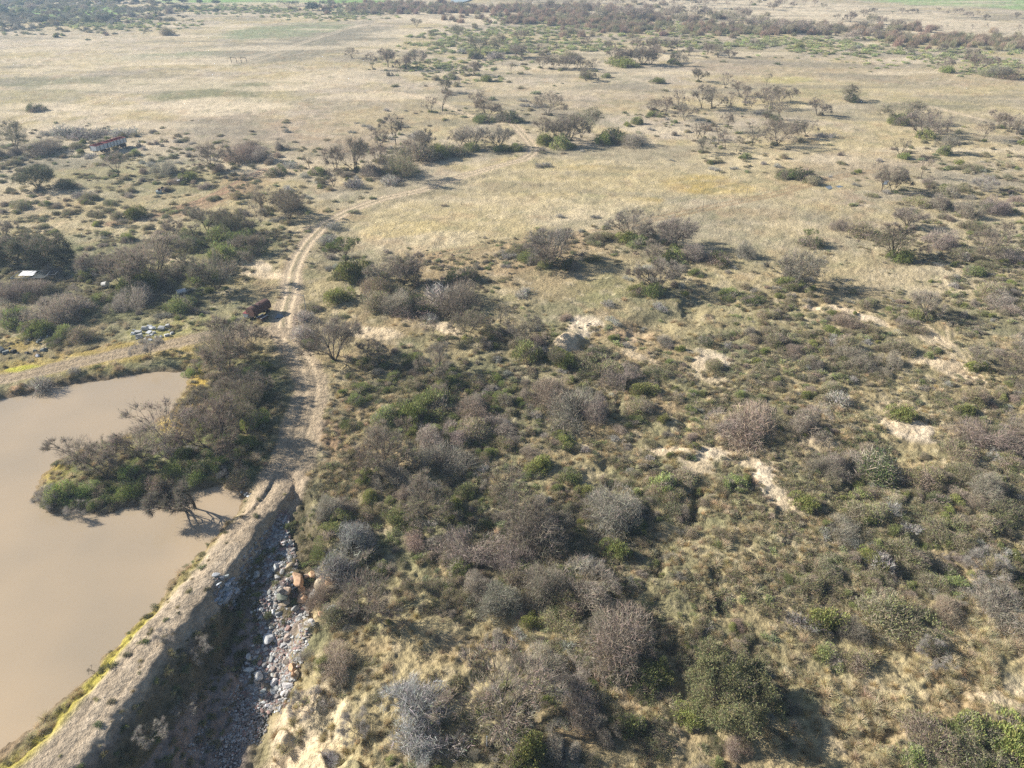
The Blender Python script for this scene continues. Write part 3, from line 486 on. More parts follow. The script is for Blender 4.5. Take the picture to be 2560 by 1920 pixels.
BUSH = {
 'ghost': [make_bush(191, 1.5, 2.2, 3200, 0, twig=(.47, .46, .45), tl=.55, tw=.022, lobes=6, stems=22), make_bush(192, 1.4, 1.9, 2600, 0, twig=(.43, .42, .41), tl=.5, tw=.022, lobes=4, stems=18)],
 'purple': [make_bush(101, 2.1, 2.4, 10000, 0, tl=.36, tw=.017, leafc=(.26, .26, .14)), make_bush(102, 2.3, 2.0, 9500, 0, tl=.36, tw=.017, lobes=8, leafc=(.26, .26, .14)), make_bush(103, 1.8, 2.6, 9000, 0, tl=.4, tw=.017, lobes=5), make_bush(104, 2.0, 1.7, 8000, 0, tl=.34, tw=.018, twig=(.32, .27, .22), lobes=6)],
 'green': [make_bush(111, 1.4, 1.8, 1300, 5200, upright=1.0, leaf_len=.2, twig=TWIG, tl=.35, tw=.025, lobes=7), make_bush(112, 1.2, 1.5, 1200, 4200, upright=.9, leaf_len=.18, tl=.35, tw=.025, lobes=7, leafc=(.26, .295, .12)), make_bush(113, 1.6, 1.4, 1500, 5200, upright=.7, leaf_len=.18, tl=.35, tw=.025, leafc=(.22, .25, .105), lobes=7)],
 'olive': [make_bush(121, 1.5, 1.3, 4200, 4200, tl=.28, tw=.017, upright=.5, leaf_len=.12, leafc=(.26, .265, .13), twig=(.33, .28, .22)), make_bush(122, 1.7, 1.1, 4200, 4000, tl=.28, tw=.017, lobes=8, leaf_len=.12, leafc=(.22, .235, .12), twig=(.31, .265, .21)), make_bush(123, 1.2, 1.5, 3800, 3200, tl=.28, tw=.017, leaf_len=.12, leafc=(.27, .265, .14), twig=(.35, .30, .24))],
 'dark': [make_bush(131, 1.7, 1.5, 1200, 4800, leafc=(.10, .13, .05), leaf_len=.17, twig=TWIG), make_bush(132, 1.5, 1.2, 1000, 4200, leafc=(.14, .18, .065), leaf_len=.17, upright=.5, twig=TWIG)],
 'pale': [make_bush(141, 1.0, .9, 900, 0, twig=(.36, .35, .32), tl=.3, tw=.026), make_bush(142, 1.2, .8, 900, 150, twig=(.33, .32, .30), leafc=(.33, .35, .26), tl=.35, lobes=7)],
 'brown': [make_bush(151, .8, .55, 420, 60, twig=(.32, .28, .19), tl=.3, stems=3, tw=.045), make_bush(152, .9, .45, 420, 120, twig=(.28, .255, .19), leafc=(.22, .22, .11), tl=.3, stems=3, tw=.045), make_bush(153, .7, .6, 380, 0, twig=(.36, .32, .24), tl=.3, stems=3, tw=.045)],
 'sage': [make_bush(161, .8, .55, 160, 420, leafc=(.27, .30, .17), leaf_len=.2, stems=3), make_bush(162, .9, .5, 160, 420, leafc=(.31, .34, .16), leaf_len=.22, stems=3)],
 'tuft': [make_tuft(171), make_tuft(172, .5, .42, 280, (.47, .40, .24), droop=.42), make_tuft(173, .4, .6, 280, (.60, .53, .36), droop=.2), make_tuft(174, .5, .35, 260, (.42, .33, .18), droop=.5)],
 'reed': [make_bush(181, 1.6, 2.6, 1300, 0, twig=(.36, .28, .21), upright=3., tl=1.1, stems=0, tw=.05), make_bush(182, 1.6, 2.4, 900, 500, twig=(.33, .29, .2), leafc=(.2, .24, .1), upright=3., tl=1.1, stems=0, tw=.05)],
}
BUSH = {k: [b.mesh(k) for b in v] for k, v in BUSH.items()}
for k, ms in BUSH.items():
    for m in ms: m['r'] = float(max(np.percentile(np.abs([v.co.x for v in m.vertices]), 95), .2)); m['h'] = float(np.percentile([v.co.z for v in m.vertices], 97))

# ---- uncountable cover: one object for each kind of cover, instances by geometry nodes
def stuff(name, label, kinds, x, y, z, s, rot, tint, pid, sz=None):
    coll = bpy.data.collections.new(name + '_kinds'); ms = [m for k in kinds for m in BUSH[k]]
    for i, m in enumerate(ms): ob = bpy.data.objects.new('%02d_%s' % (i, name), m); coll.objects.link(ob)
    n = len(x); me = bpy.data.meshes.new(name); me.vertices.add(n); me.vertices.foreach_set('co', np.stack([x, y, z], 1).astype(np.float32).ravel())
    def A(nm, ty, field, arr): a = me.attributes.new(nm, ty, 'POINT'); a.data.foreach_set(field, arr.astype(np.int32 if ty == 'INT' else np.float32).ravel())
    A('pid', 'INT', 'value', pid); A('rot', 'FLOAT_VECTOR', 'vector', np.stack([np.zeros(n), np.zeros(n), rot], 1))
    A('scl', 'FLOAT_VECTOR', 'vector', np.stack([s, s, s if sz is None else sz], 1)); A('tint', 'FLOAT_VECTOR', 'vector', tint)
    o = bpy.data.objects.new(name, me); COL.objects.link(o); o['kind'] = 'stuff'; o['label'] = label
    ng = bpy.data.node_groups.new(name, 'GeometryNodeTree'); ng.interface.new_socket('Geometry', in_out='INPUT', socket_type='NodeSocketGeometry'); ng.interface.new_socket('Geometry', in_out='OUTPUT', socket_type='NodeSocketGeometry')
    N = ng.nodes; L = ng.links; gi = N.new('NodeGroupInput'); go = N.new('NodeGroupOutput'); ip = N.new('GeometryNodeInstanceOnPoints'); ci = N.new('GeometryNodeCollectionInfo')
    ci.inputs['Collection'].default_value = coll; ci.inputs['Separate Children'].default_value = True; ci.inputs['Reset Children'].default_value = True
    def NA(nm, ty): a = N.new('GeometryNodeInputNamedAttribute'); a.data_type = ty; a.inputs['Name'].default_value = nm; return a.outputs['Attribute']
    L.new(gi.outputs[0], ip.inputs['Points']); L.new(ci.outputs[0], ip.inputs['Instance']); ip.inputs['Pick Instance'].default_value = True
    L.new(NA('pid', 'INT'), ip.inputs['Instance Index']); L.new(NA('rot', 'FLOAT_VECTOR'), ip.inputs['Rotation']); L.new(NA('scl', 'FLOAT_VECTOR'), ip.inputs['Scale']); L.new(ip.outputs[0], go.inputs[0])
    md = o.modifiers.new('cover', 'NODES'); md.node_group = ng
    return o

# ------------------------------------------------------------------ names, labels, copies
LANDMARKS = [('rusty tank wagon', 653, 775), ('long red lined truck trailer', 268, 362), ('pale concrete rubble', 375, 835), ('steel frame with white sheet', 85, 690), ('dark scrap heap', 55, 870),
    ('tip of the wooded spit', 130, 1210), ('small muddy bay', 560, 1245), ('grey rock chute', 680, 1560), ('orange boulders', 785, 1470), ('big leafy tree', 1815, 1720), ('white sandy hollow', 1470, 808), ('large bare sand patch', 2275, 1082),
    ('winding sand streak', 1920, 1190), ('bend of the pale track', 1325, 380), ('white dead tree', 2455, 1430), ('track fork', 715, 830), ('golden grass glade', 1650, 430), ('pale tussock slope', 2200, 1730), ('green umbrella tree', 869, 680),
    ('far river bend', 1150, 15), ('far green field', 150, 30), ('distant pale plain', 2250, 45), ('ring of bare sand', 1780, 910), ('pale cliff foot', 760, 1830), ('narrow neck of the spit', 600, 1060), ('yellow grass bank', 460, 1030),
    ('eroded gully', 1715, 780), ('purple thorn dome tree', 1989, 711), ('leaning twin trunk tree', 2224, 645), ('middle thicket', 1300, 960), ('round tree right of road', 837, 899), ('sandy cattle path', 2400, 900), ('rock strewn sand bank', 1740, 1135),
    ('grassy plain on the left', 400, 240), ('river woodland', 1700, 40), ('far scrub flat', 1250, 130), ('grey sage flat', 2150, 130), ('pale grove in the plain', 1850, 300), ('grass hollow below the thicket', 1150, 1500), ('lower thicket', 1400, 1650), ('red rutted ground', 520, 510),
    ('tussocks at the right edge', 2520, 1650), ('willowy shrubs low right', 2400, 1860), ('two round topped trees', 2280, 325), ('vase shaped tree by the gully', 1636, 720), ('lone tree on the left plain', 297, 437), ('far left woods', 100, 70), ('grass slope above the rocks', 900, 1480),
    ('right middle scrub', 2100, 1000), ('deep shaded hollow', 2250, 1250), ('scrubby slope below the sand', 1950, 1400), ('brown scrub flat', 1700, 1380), ('tree left of the glade', 1378, 656)]
ORD = ['nearest', 'second', 'third', 'fourth', 'fifth', 'sixth', 'seventh', 'eighth', 'ninth', 'tenth', 'eleventh', 'twelfth', 'thirteenth', 'fourteenth', 'fifteenth']
PENDING = []
def want_label(o, look, px, py): PENDING.append((o, look, px, py))
def write_labels():
    """look + which one + direction from the nearest landmark: one phrase for one thing"""
    groups = {}
    for o, look, px, py in PENDING:
        best = min(LANDMARKS, key=lambda l: math.hypot(px - l[1], (py - l[2]) * 1.6)); dx = px - best[1]; dy = (py - best[2]) * 1.6
        if abs(dx) + abs(dy) < 14: d = 'beside'
        else:
            a = math.degrees(math.atan2(-dy, dx)) % 360
            d = ['right of', 'back right of', 'behind', 'back left of', 'left of', 'front left of', 'just before', 'front right of'][int((a + 22.5) // 45) % 8]
        groups.setdefault((look, d, best[0]), []).append((math.hypot(dx, dy), o))
    for (look, d, lm), L_ in groups.items():
        L_.sort(key=lambda t: t[0])
        for i, (_, o) in enumerate(L_):
            wd = '' if len(L_) == 1 else (ORD[i] if i < len(ORD) else ORD[-1]) + ' '
            o['label'] = f"{look}, {wd}{d} the {lm}" if not lm.startswith('two') else f"{look}, {wd}{d} {lm}"
def thing(name, loc, cat, label=None, rz=0, group=None):
    o = bpy.data.objects.new(name, None); COL.objects.link(o); o.location = loc; o.rotation_euler = (0, 0, rz); o.empty_display_size = .5; o['category'] = cat
    if label: o['label'] = label
    if group: o['group'] = group
    return o
def simple_mat(name, col, rough=.8, metal=0., noise=.3, scale=3., col2=None, thr=.55):
    m, nt, N, L, bs = new_mat(name); bs.inputs['Roughness'].default_value = rough; bs.inputs['Metallic'].default_value = metal
    tc = N.new('ShaderNodeTexCoord'); n = N.new('ShaderNodeTexNoise'); n.inputs['Scale'].default_value = scale; n.inputs['Detail'].default_value = 5; L.new(tc.outputs['Object'], n.inputs['Vector'])
    r = N.new('ShaderNodeValToRGB'); c2 = col2 or tuple(v * (1 - noise) for v in col)
    r.color_ramp.elements[0].position = thr - .12; r.color_ramp.elements[0].color = (*col, 1); r.color_ramp.elements[1].position = thr + .12; r.color_ramp.elements[1].color = (*c2, 1)
    L.new(n.outputs['Fac'], r.inputs['Fac']); L.new(r.outputs['Color'], bs.inputs['Base Color']); return m
M_RUST = simple_mat('rusty_steel', (.075, .036, .03), .75, 0, .4, 2.5, (.11, .055, .042)); M_DARK = simple_mat('dark_steel', (.035, .032, .03), .7); M_RED = simple_mat('red_oxide', (.27, .05, .05), .7, 0, .3, 1.5, (.13, .05, .045))
M_WHITE = simple_mat('chalky_white_paint', (.60, .63, .66), .5, 0, .3, 3, (.36, .36, .36), .62); M_TYRE = simple_mat('rubber', (.025, .025, .027), .9); M_CONC = simple_mat('concrete', (.44, .45, .45), .9, 0, .35, 3); M_SHEET = simple_mat('white_sheet_metal', (.82, .85, .9), .4, 0, .05, 2)
M_GALV = simple_mat('grey_steel_bar', (.30, .33, .36), .5, .3, .3); M_GRATE = simple_mat('weathered_grating', (.12, .145, .15), .8); M_BLUE = simple_mat('faded_blue_paint', (.34, .42, .43), .6, 0, .4, 3); M_WOOD = simple_mat('weathered_wood', (.20, .17, .14), .9)
class S:
    def __init__(s): s.v = []; s.f = []; s.n = 0
    def add(s, v, f): s.v += [tuple(map(float, q)) for q in v]; s.f += [tuple(i + s.n for i in q) for q in f]; s.n = len(s.v); return s
    def box(s, x0, x1, y0, y1, z0, z1, b=.0):
        v = [(x, y, z) for z in (z0, z1) for x, y in ((x0, y0), (x1, y0), (x1, y1), (x0, y1))]
        return s.add(v, [(3, 2, 1, 0), (4, 5, 6, 7), (0, 1, 5, 4), (1, 2, 6, 5), (2, 3, 7, 6), (3, 0, 4, 7)])
    def bar(s, a, b, r=.04, k=6):
        a = np.array(a, float); b = np.array(b, float); d = unit(b - a); u = np.cross(d, [0, 0, 1.] if abs(d[2]) < .9 else [1., 0, 0]); u /= np.linalg.norm(u); w_ = np.cross(d, u)
        v = [p + r * (math.cos(6.2832 * j / k) * u + math.sin(6.2832 * j / k) * w_) for p in (a, b) for j in range(k)]
        return s.add(v, [(j, (j + 1) % k, k + (j + 1) % k, k + j) for j in range(k)] + [tuple(range(k))[::-1], tuple(range(k, 2 * k))])
    def prism(s, prof, x0, x1):
        """profile in (y, z) swept along x"""
        k = len(prof); v = [(x, y, z) for x in (x0, x1) for y, z in prof]
        return s.add(v, [(j, (j + 1) % k, k + (j + 1) % k, k + j) for j in range(k)] + [tuple(range(k))[::-1], tuple(range(k, 2 * k))])
    def obj(s, name, mat, parent=None, bev=0):
        me = bpy.data.meshes.new(name); me.from_pydata(s.v, [], s.f); me.materials.append(mat); me.update()
        o = bpy.data.objects.new(name, me); COL.objects.link(o)
        if parent: o.parent = parent
        if bev: md = o.modifiers.new('bevel', 'BEVEL'); md.width = bev; md.segments = 2
        return o
def wheel(parent, x, y, r=.5, w_=.28):
    s = S(); k = 16; pr = [(r * .55, -w_ / 2), (r * .9, -w_ / 2), (r, -w_ * .35), (r, w_ * .35), (r * .9, w_ / 2), (r * .55, w_ / 2)]; v = []; n = len(pr)
    for j in range(k):
        a = 6.28318 * j / k; v += [(x + math.cos(a) * q, y + t, r + math.sin(a) * q) for q, t in pr]
    s.add(v, [(j * n + i, j * n + (i + 1) % n, ((j + 1) % k) * n + (i + 1) % n, ((j + 1) % k) * n + i) for j in range(k) for i in range(n)])
    w0 = s.obj('wheel', M_TYRE, parent); S().bar((x, y - w_ * .3, r), (x, y + w_ * .3, r), r * .55, 12).obj('rim', M_RUST, w0); return w0

# ------------------------------------------------------------------ rusty tank wagon beside the track
x, y, z = at(650, 790); xa, ya, _ = at(641, 797); xb, yb, _ = at(671, 777); rz = math.atan2(yb - ya, xb - xa)
t = thing('tank_wagon', (x, y, z), 'tank wagon', 'rusty dark red box shaped tank wagon on wheels parked beside the dirt track', rz); t.scale = (.9, .9, .9)
prof = [(-.9, 1.05), (.9, 1.05), (1.0, 1.25), (1.0, 2.1), (.78, 2.55), (.35, 2.72), (-.35, 2.72), (-.78, 2.55), (-1.0, 2.1), (-1.0, 1.25)]
S().prism(prof, -2.3, 2.4).obj('tank', M_RUST, t, .04)
for e0, e1 in ((-2.36, -2.301), (2.401, 2.46)): S().prism([(a * 1.03, 1.9 + (b - 1.9) * 1.04) for a, b in prof], e0, e1).obj('end_rim', M_RUST, t)
h_ = S().bar((-1.0, .1, 2.6), (-1.0, .1, 2.86), .34, 12).obj('hatch', M_DARK, t); S().bar((.3, 0, 2.6), (.3, 0, 2.80), .2, 10).obj('hatch', M_RUST, t)
S().box(-2.6, 2.5, -.55, -.40, .8, 1.048).box(-2.6, 2.5, .40, .55, .8, 1.048).box(-2.6, -2.45, -.40, .40, .8, 1.0).obj('chassis', M_DARK, t)
S().bar((-2.6, 0, .85), (-3.9, 0, .55), .07).obj('drawbar', M_DARK, t)
for wx in (-1.5, 1.5):
    for wy in (-.85, .85): wheel(t, wx, wy)
x, y, z = at(624, 795)
t = thing('small_trailer', (x, y, z), 'trailer', 'small white sided trailer with red top just left of the rusty tank wagon', rz + .2)
S().box(-.85, .85, -.6, .6, .55, 1.25).obj('body', M_WHITE, t, .03); S().box(-.9, .9, -.65, .65, 1.253, 1.33).obj('lid', M_RED, t, .02); S().bar((-.85, 0, .6), (-1.9, 0, .4), .05).obj('drawbar', M_GALV, t)
for wy in (-.75, .75): wheel(t, 0, wy, .33, .18)
x, y, z = at(657, 800)
t = thing('metal_crate', (x, y, z), 'crate', 'low rusty crate with pale rim in front of the rusty tank wagon', rz)
S().box(-.8, .8, -.5, .5, 0, .7).obj('body', M_RUST, t, .02); S().box(-.86, .86, -.56, -.45, .703, .78).box(-.86, .86, .45, .56, .703, .78).obj('rim', M_WHITE, t)

# ------------------------------------------------------------------ long two piece truck trailer in the field
xa, ya, z = at(238, 388); xb, yb, _ = at(312, 364); rz = math.atan2(yb - ya, xb - xa); L0 = math.hypot(xb - xa, yb - ya)
t = thing('truck_trailer', (float(xa), float(ya), float(z)), 'trailer', 'long white sided truck trailer with open dark red bed standing in the far scrub', rz)
def tub(x0, x1):
    a = S().box(x0, x1, -1.25, -1.17, 1.3, 2.75).box(x0, x1, 1.17, 1.25, 1.3, 2.75).box(x0, x0 + .08, -1.17, 1.17, 1.3, 2.75).box(x1 - .08, x1, -1.17, 1.17, 1.3, 2.75)
    a.obj('side_panel', M_WHITE, t)
    i_ = S().box(x0 + .083, x1 - .083, -1.167, 1.167, 1.3, 1.42).box(x0 + .083, x1 - .083, -1.167, -1.13, 1.42, 2.70).box(x0 + .083, x1 - .083, 1.13, 1.167, 1.42, 2.70).box(x0 + .083, x0 + .12, -1.13, 1.13, 1.42, 2.7).box(x1 - .12, x1 - .083, -1.13, 1.13, 1.42, 2.7); i_.obj('bed', M_RED, t)
    S().box(x0 - .03, x1 + .03, -1.30, -1.10, 2.752, 2.83).box(x0 - .03, x1 + .03, 1.10, 1.30, 2.752, 2.83).box(x0 - .03, x0 + .15, -1.1, 1.1, 2.752, 2.83).box(x1 - .15, x1 + .03, -1.1, 1.1, 2.752, 2.83).obj('top_rail', M_RED, t)
    n = max(3, int((x1 - x0) / 1.1))
    for k in range(n + 1):
        xx = x0 + (x1 - x0) * k / n; S().box(xx - .05, xx + .05, -1.33, -1.252, 1.25, 2.74).obj('post', M_DARK, t); S().box(xx - .05, xx + .05, 1.252, 1.33, 1.25, 2.74).obj('post', M_DARK, t)
tub(0, L0 * .36); tub(L0 * .37, L0)
S().box(0, L0, -.5, -.35, 1.0, 1.28).box(0, L0, .35, .5, 1.0, 1.28).obj('chassis', M_DARK, t)
for wx in (L0 * .30, L0 * .38, L0 * .84, L0 * .93):
    for wy in (-1.0, 1.0): wheel(t, wx, wy, .55, .3)
for q_ in (-.7, .7): S().bar((L0 * .55, q_, 1.0), (L0 * .55, q_, .05), .08).obj('landing_leg', M_DARK, t)

# ------------------------------------------------------------------ steel frame, cage, pipes, posts, drums
x, y, z = at(88, 698); t = thing('steel_frame', (x, y, z + .1), 'steel frame', 'low grey steel frame with grating lying in the scrub, a white sheet on it', .03)
f = S(); x0, x1, y0, y1 = -3.6, 2.9, -1.7, 1.9
for a, b in (((x0, y0), (x1, y0)), ((x0, y1), (x1, y1)), ((x0, y0), (x0, y1)), ((x1, y0), (x1, y1)), ((.6, y0), (.6, y1)), ((-1.2, y0), (-1.2, y1))): f.bar((*a, .9), (*b, .9), .06); f.bar((*a, 0), (*a, .9), .05); f.bar((*b, 0), (*b, .9), .05)
f.obj('frame', M_GALV, t); g = S()
for k in range(26): g.box(.7, 2.85, y0 + .1 + k * .135, y0 + .16 + k * .135, .86, .9)
for k in range(9): g.box(.72 + k * .26, .76 + k * .26, y0 + .05, y1 - .05, .82, .858)
g.obj('grating', M_GRATE, t)
s = S(); nx, ny = 9, 5; v = [(-2.5 + 2.9 * i / (nx - 1) - .1 * j, -.9 + 2.4 * j / (ny - 1), 1.02 + .03 * ((i * 7 + j * 5) % 3)) for j in range(ny) for i in range(nx)]; s.add(v, [(j * nx + i, j * nx + i + 1, (j + 1) * nx + i + 1, (j + 1) * nx + i) for j in range(ny - 1) for i in range(nx - 1)])
o = s.obj('white_sheet', M_SHEET); o.location = (x, y, z + .1); md = o.modifiers.new('thick', 'SOLIDIFY'); md.thickness = .03; o['category'] = 'sheet'; o['label'] = 'bright white metal sheet lying on the grey steel frame'
x, y, z = at(137, 700); t = thing('wire_cage', (x, y, z), 'cage', 'small open cage of pale bars right of the steel frame with white sheet', .2)
def cage(t, a, b, c, mat, r=.05):
    f = S(); P_ = [(-a, -b), (a, -b), (a, b), (-a, b)]
    for k in range(4):
        p, q = P_[k], P_[(k + 1) % 4]; f.bar((*p, 0), (*p, c), r); f.bar((*p, c), (*q, c), r); f.bar((*p, .1), (*q, .1), r)
    f.obj('cage_frame', mat, t)
cage(t, .75, .9, 1.5, M_GALV)
x, y, z = at(455, 735); t = thing('drum', (x, y, z), 'drum', 'pale dented drum lying on its side in the dark brush', .6); S().bar((-.8, 0, .5), (.8, 0, .5), .5, 18).obj('shell', M_WHITE, t); S().bar((-.86, 0, .5), (-.78, 0, .5), .54, 18).obj('rim', M_GALV, t); S().bar((.78, 0, .5), (.86, 0, .5), .54, 18).obj('rim', M_GALV, t)
x, y, z = at(266, 718); t = thing('drum', (x, y, z), 'drum', 'pale grey tilted drum half hidden in brush above the rubble', -.4); S().bar((-.7, 0, .45), (.6, 0, .8), .5, 16).obj('shell', M_CONC, t)
def bent(name, px, py, hgt, lab, arm=1.5, mat=M_GALV):
    x, y, z = at(px, py); t = thing(name, (x, y, z), 'pole', lab); S().bar((0, 0, -.2), (0, 0, hgt), .07, 8).obj('pole', mat, t); S().bar((0.03, 0, hgt), (-arm, .1, hgt + .1), .05, 8).obj('arm', mat, t)
bent('bent_pole', 766, 780, 3.3, 'grey pole with a short bent arm just right of the dirt track')
for px, py, hp, lab in ((1497, 594, 12, 'thin upright fence post left of the paired trees on the glade edge'), (1509, 600, 12, 'thin fence post right beside its twin on the glade edge'), (1526, 634, 11, 'lone fence post on the open grass below its pair'), (1437, 752, 10, 'short post on the grass left of the vase tree'), (1526, 17 * 3, 0, ''), (1217, 1870, 40, 'tall pale fence post standing in the grass low in the scene'), (1756, 524, 18, 'thin post at the fence line on the golden glade'), (1866, 492, 18, 'thin fence post at the right end of the golden glade'), (2168, 494, 12, 'short pale fence post left of the upper right trees')):
    if not hp: continue
    x, y, z = at(px, py); dep = to_px(x, y, z)[2]; hm = max(hp * float(dep) / F / .85, 1.1)
    t = thing('fence_post', (x, y, z), 'fence post', lab, 0, 'fence posts'); S().bar((0, 0, -.2), (.03, 0, hm), .055, 6).obj('post', M_WOOD if hp < 30 else M_CONC, t); S().bar((.03, 0, hm), (.035, 0, hm + .06), .075, 6).obj('cap', M_GALV, t)
for px, lab in ((586, 'left hand bent pipe frame beside the far plain track'), (611, 'right hand bent pipe frame beside the far plain track')):
    x, y, z = at(px, 157); t = thing('pipe_frame', (x, y, z), 'pipe frame', lab); S().bar((-1.4, 0, 0), (-1.6, 0, 2.6), .12).bar((-1.6, 0, 2.6), (1.2, 0, 2.3), .12).bar((1.2, 0, 2.3), (1.4, 0, 0), .12).obj('frame', M_DARK, t)
x, y, z = at(398, 483); t = thing('drum_wreck', (x, y, z), 'wreck', 'faded blue and white tub shaped wreck in the grey scrub of the left plain', .3); t.scale = (.55,) * 3; S().prism([(-1, 0), (1, 0), (1.15, 1.2), (-1.15, 1.2)], -1.2, 1.2).obj('tub', M_BLUE, t, .05); S().box(-1.25, 1.25, -1.2, -1.0, 1.203, 1.32).box(-1.25, 1.25, 1., 1.2, 1.203, 1.32).obj('rim', M_WHITE, t); S().box(-.2, .9, -.4, .4, 1.0, 2.2).obj('engine_block', M_RUST, t)
x, y, z = at(412, 478); t = thing('wheel_axle', (x, y, z), 'scrap', 'dark rusty scrap axle right of the faded blue wreck', .8); S().bar((-1.1, 0, .5), (1.1, 0, .5), .1).obj('axle', M_RUST, t); wheel(t, 0, -1.1, .5, .3); wheel(t, 0, 1.1, .5, .3)
x, y, z = at(447, 458); t = thing('fallen_gate', (x, y, z), 'gate', 'dark slanting gate frame fallen in the scrub beyond the blue wreck', .5); S().bar((-2.6, 0, .3), (2.2, 0, 1.3), .12).bar((-2.6, -1, .1), (2.2, -1, 1.1), .12).bar((-2.6, 0, .3), (-2.6, -1, .1), .1).bar((2.2, 0, 1.3), (2.2, -1, 1.1), .1).bar((0, 0, .8), (0, -1, .6), .1).obj('frame', M_DARK, t); S().box(-.4, .4, -.9, -.1, .9, 1.0).obj('plate', M_SHEET, t)
x, y, z = at(126, 1784); t = thing('float_block', (x, y, .0), 'float', 'small white block at the water edge below the dam wall', .9); t.scale = (.45,) * 3; S().box(-.5, .5, -.22, .22, -.1, .35).obj('block', M_WHITE, t, .06); S().bar((-.6, 0, .3), (-1.3, .3, .5), .03).obj('rod', M_DARK, t)

# ------------------------------------------------------------------ rocks
def mat_rock():
    m, nt, N, L, bs = new_mat('rock'); t = N.new('ShaderNodeAttribute'); t.attribute_type = 'INSTANCER'; t.attribute_name = 'tint'; bs.inputs['Roughness'].default_value = .85
    tc = N.new('ShaderNodeTexCoord'); n = N.new('ShaderNodeTexNoise'); n.inputs['Scale'].default_value = 3.5; n.inputs['Detail'].default_value = 6; L.new(tc.outputs['Object'], n.inputs['Vector'])
    mr = N.new('ShaderNodeMapRange'); mr.inputs['From Min'].default_value = .3; mr.inputs['From Max'].default_value = .7; mr.inputs['To Min'].default_value = .65; mr.inputs['To Max'].default_value = 1.2; L.new(n.outputs['Fac'], mr.inputs['Value'])
    mx = N.new('ShaderNodeMix'); mx.data_type = 'RGBA'; mx.blend_type = 'MULTIPLY'; mx.inputs['Factor'].default_value = 1; L.new(t.outputs['Color'], mx.inputs['A']); L.new(mr.outputs['Result'], mx.inputs['B']); L.new(mx.outputs['Result'], bs.inputs['Base Color'])
    bp = N.new('ShaderNodeBump'); bp.inputs['Strength'].default_value = .4; bp.inputs['Distance'].default_value = .05; L.new(n.outputs['Fac'], bp.inputs['Height']); L.new(bp.outputs['Normal'], bs.inputs['Normal']); return m
M_ROCK = mat_rock()
import bmesh
def rock_mesh(seed, flat_=.7):
    rng = np.random.default_rng(seed); bm = bmesh.new(); bmesh.ops.create_icosphere(bm, subdivisions=3, radius=.62)
    pl = [(Vector(unit(rng.normal(size=3)).tolist()), rng.uniform(.30, .46)) for _ in range(11)]
    for v in bm.verts:
        for n, d in pl:
            e = v.co.dot(n) - d
            if e > 0: v.co -= n * e * .97
        v.co.z *= flat_; v.co.x *= 1.25
    me = bpy.data.meshes.new('rock'); bm.to_mesh(me); bm.free(); me.materials.append(M_ROCK); return me
ROCKS = [rock_mesh(900 + i, f) for i, f in enumerate((.8, .55, .9, .35, .6, .3, .75, .45))]
BUSH['rock'] = ROCKS
GREYS = [((.30, .31, .315), 'grey'), ((.40, .41, .415), 'pale grey'), ((.24, .22, .21), 'dark grey'), ((.34, .29, .25), 'brownish'), ((.52, .53, .52), 'whitish'), ((.30, .20, .18), 'reddish')]
ORANGE = ((.47, .30, .185), 'orange'); TAN = ((.46, .37, .27), 'tan')
rr = np.random.default_rng(77); NROCK = [0]
def rock(px, py, wpx, tint, what, name='rock', group='rocks in the chute below the dam', flat_=None):
    x, y, z = [float(v) for v in at(px, py)]; dep = to_px(x, y, z)[2]; s = wpx * dep / F / 1.15; i = int(rr.integers(0, 8))
    if flat_ is not None: i = flat_
    o = bpy.data.objects.new(name, ROCKS[i]); COL.objects.link(o); o.location = (x, y, z + s * .2); o.rotation_euler = (rr.uniform(-.35, .35), rr.uniform(-.35, .35), rr.uniform(0, 6.28)); k = rr.uniform(.85, 1.15); o.scale = (s, s * rr.uniform(.7, 1.1), s * k)
    kt = rr.uniform(.8, 1.15); o['tint'] = [float(v * kt * rr.uniform(.97, 1.03)) for v in tint]; o['category'] = 'rock' if name == 'rock' else name.replace('_', ' '); o['group'] = group
    size = 'large' if wpx > 19 else 'medium' if wpx > 11 else 'small'
    shape = ['blocky', 'flat', 'rounded', 'slab like', 'squat', 'thin slab', 'knobbly', 'wedge shaped'][i]
    want_label(o, f'{size} {shape} {what}', px, py); return o
for px, py, w_, ti in [(748, 1452, 32, ORANGE), (768, 1443, 14, TAN), (779, 1440, 20, ORANGE), (797, 1438, 15, TAN), (803, 1450, 20, ORANGE), (812, 1452, 16, TAN), (826, 1455, 28, ORANGE), (800, 1474, 34, TAN), (757, 1500, 28, ORANGE), (753, 1480, 20, ORANGE),
        (828, 1475, 18, TAN), (706, 1495, 28, ((.22, .23, .18), 'mossy grey')), (711, 1508, 26, TAN), (785, 1492, 26, GREYS[0]), (808, 1492, 14, TAN), (716, 1478, 20, TAN), (723, 1417, 18, TAN), (814, 1524, 24, TAN), (806, 1538, 20, ORANGE), (832, 1528, 26, GREYS[0]), (790, 1508, 16, TAN), (765, 1516, 22, GREYS[2]), (740, 1525, 18, GREYS[0]),
        (733, 1672, 24, ORANGE), (738, 1690, 20, ORANGE), (775, 1560, 24, GREYS[4]), (690, 1422, 16, GREYS[4]), (705, 1434, 16, GREYS[4]), (641, 1441, 22, GREYS[1]), (673, 1600, 24, GREYS[4]), (623, 1645, 20, GREYS[4]), (647, 1690, 26, GREYS[4]), (622, 1676, 18, GREYS[4]), (688, 1706, 20, GREYS[4]), (720, 1718, 22, GREYS[4]), (740, 1690, 20, TAN), (688, 1725, 18, GREYS[1]), (711, 1736, 18, GREYS[4])]:
    rock(px, py, w_ * 1.18, ti[0], ti[1] + ' boulder' if w_ > 22 else ti[1] + ' rock', 'boulder' if w_ > 22 else 'rock')
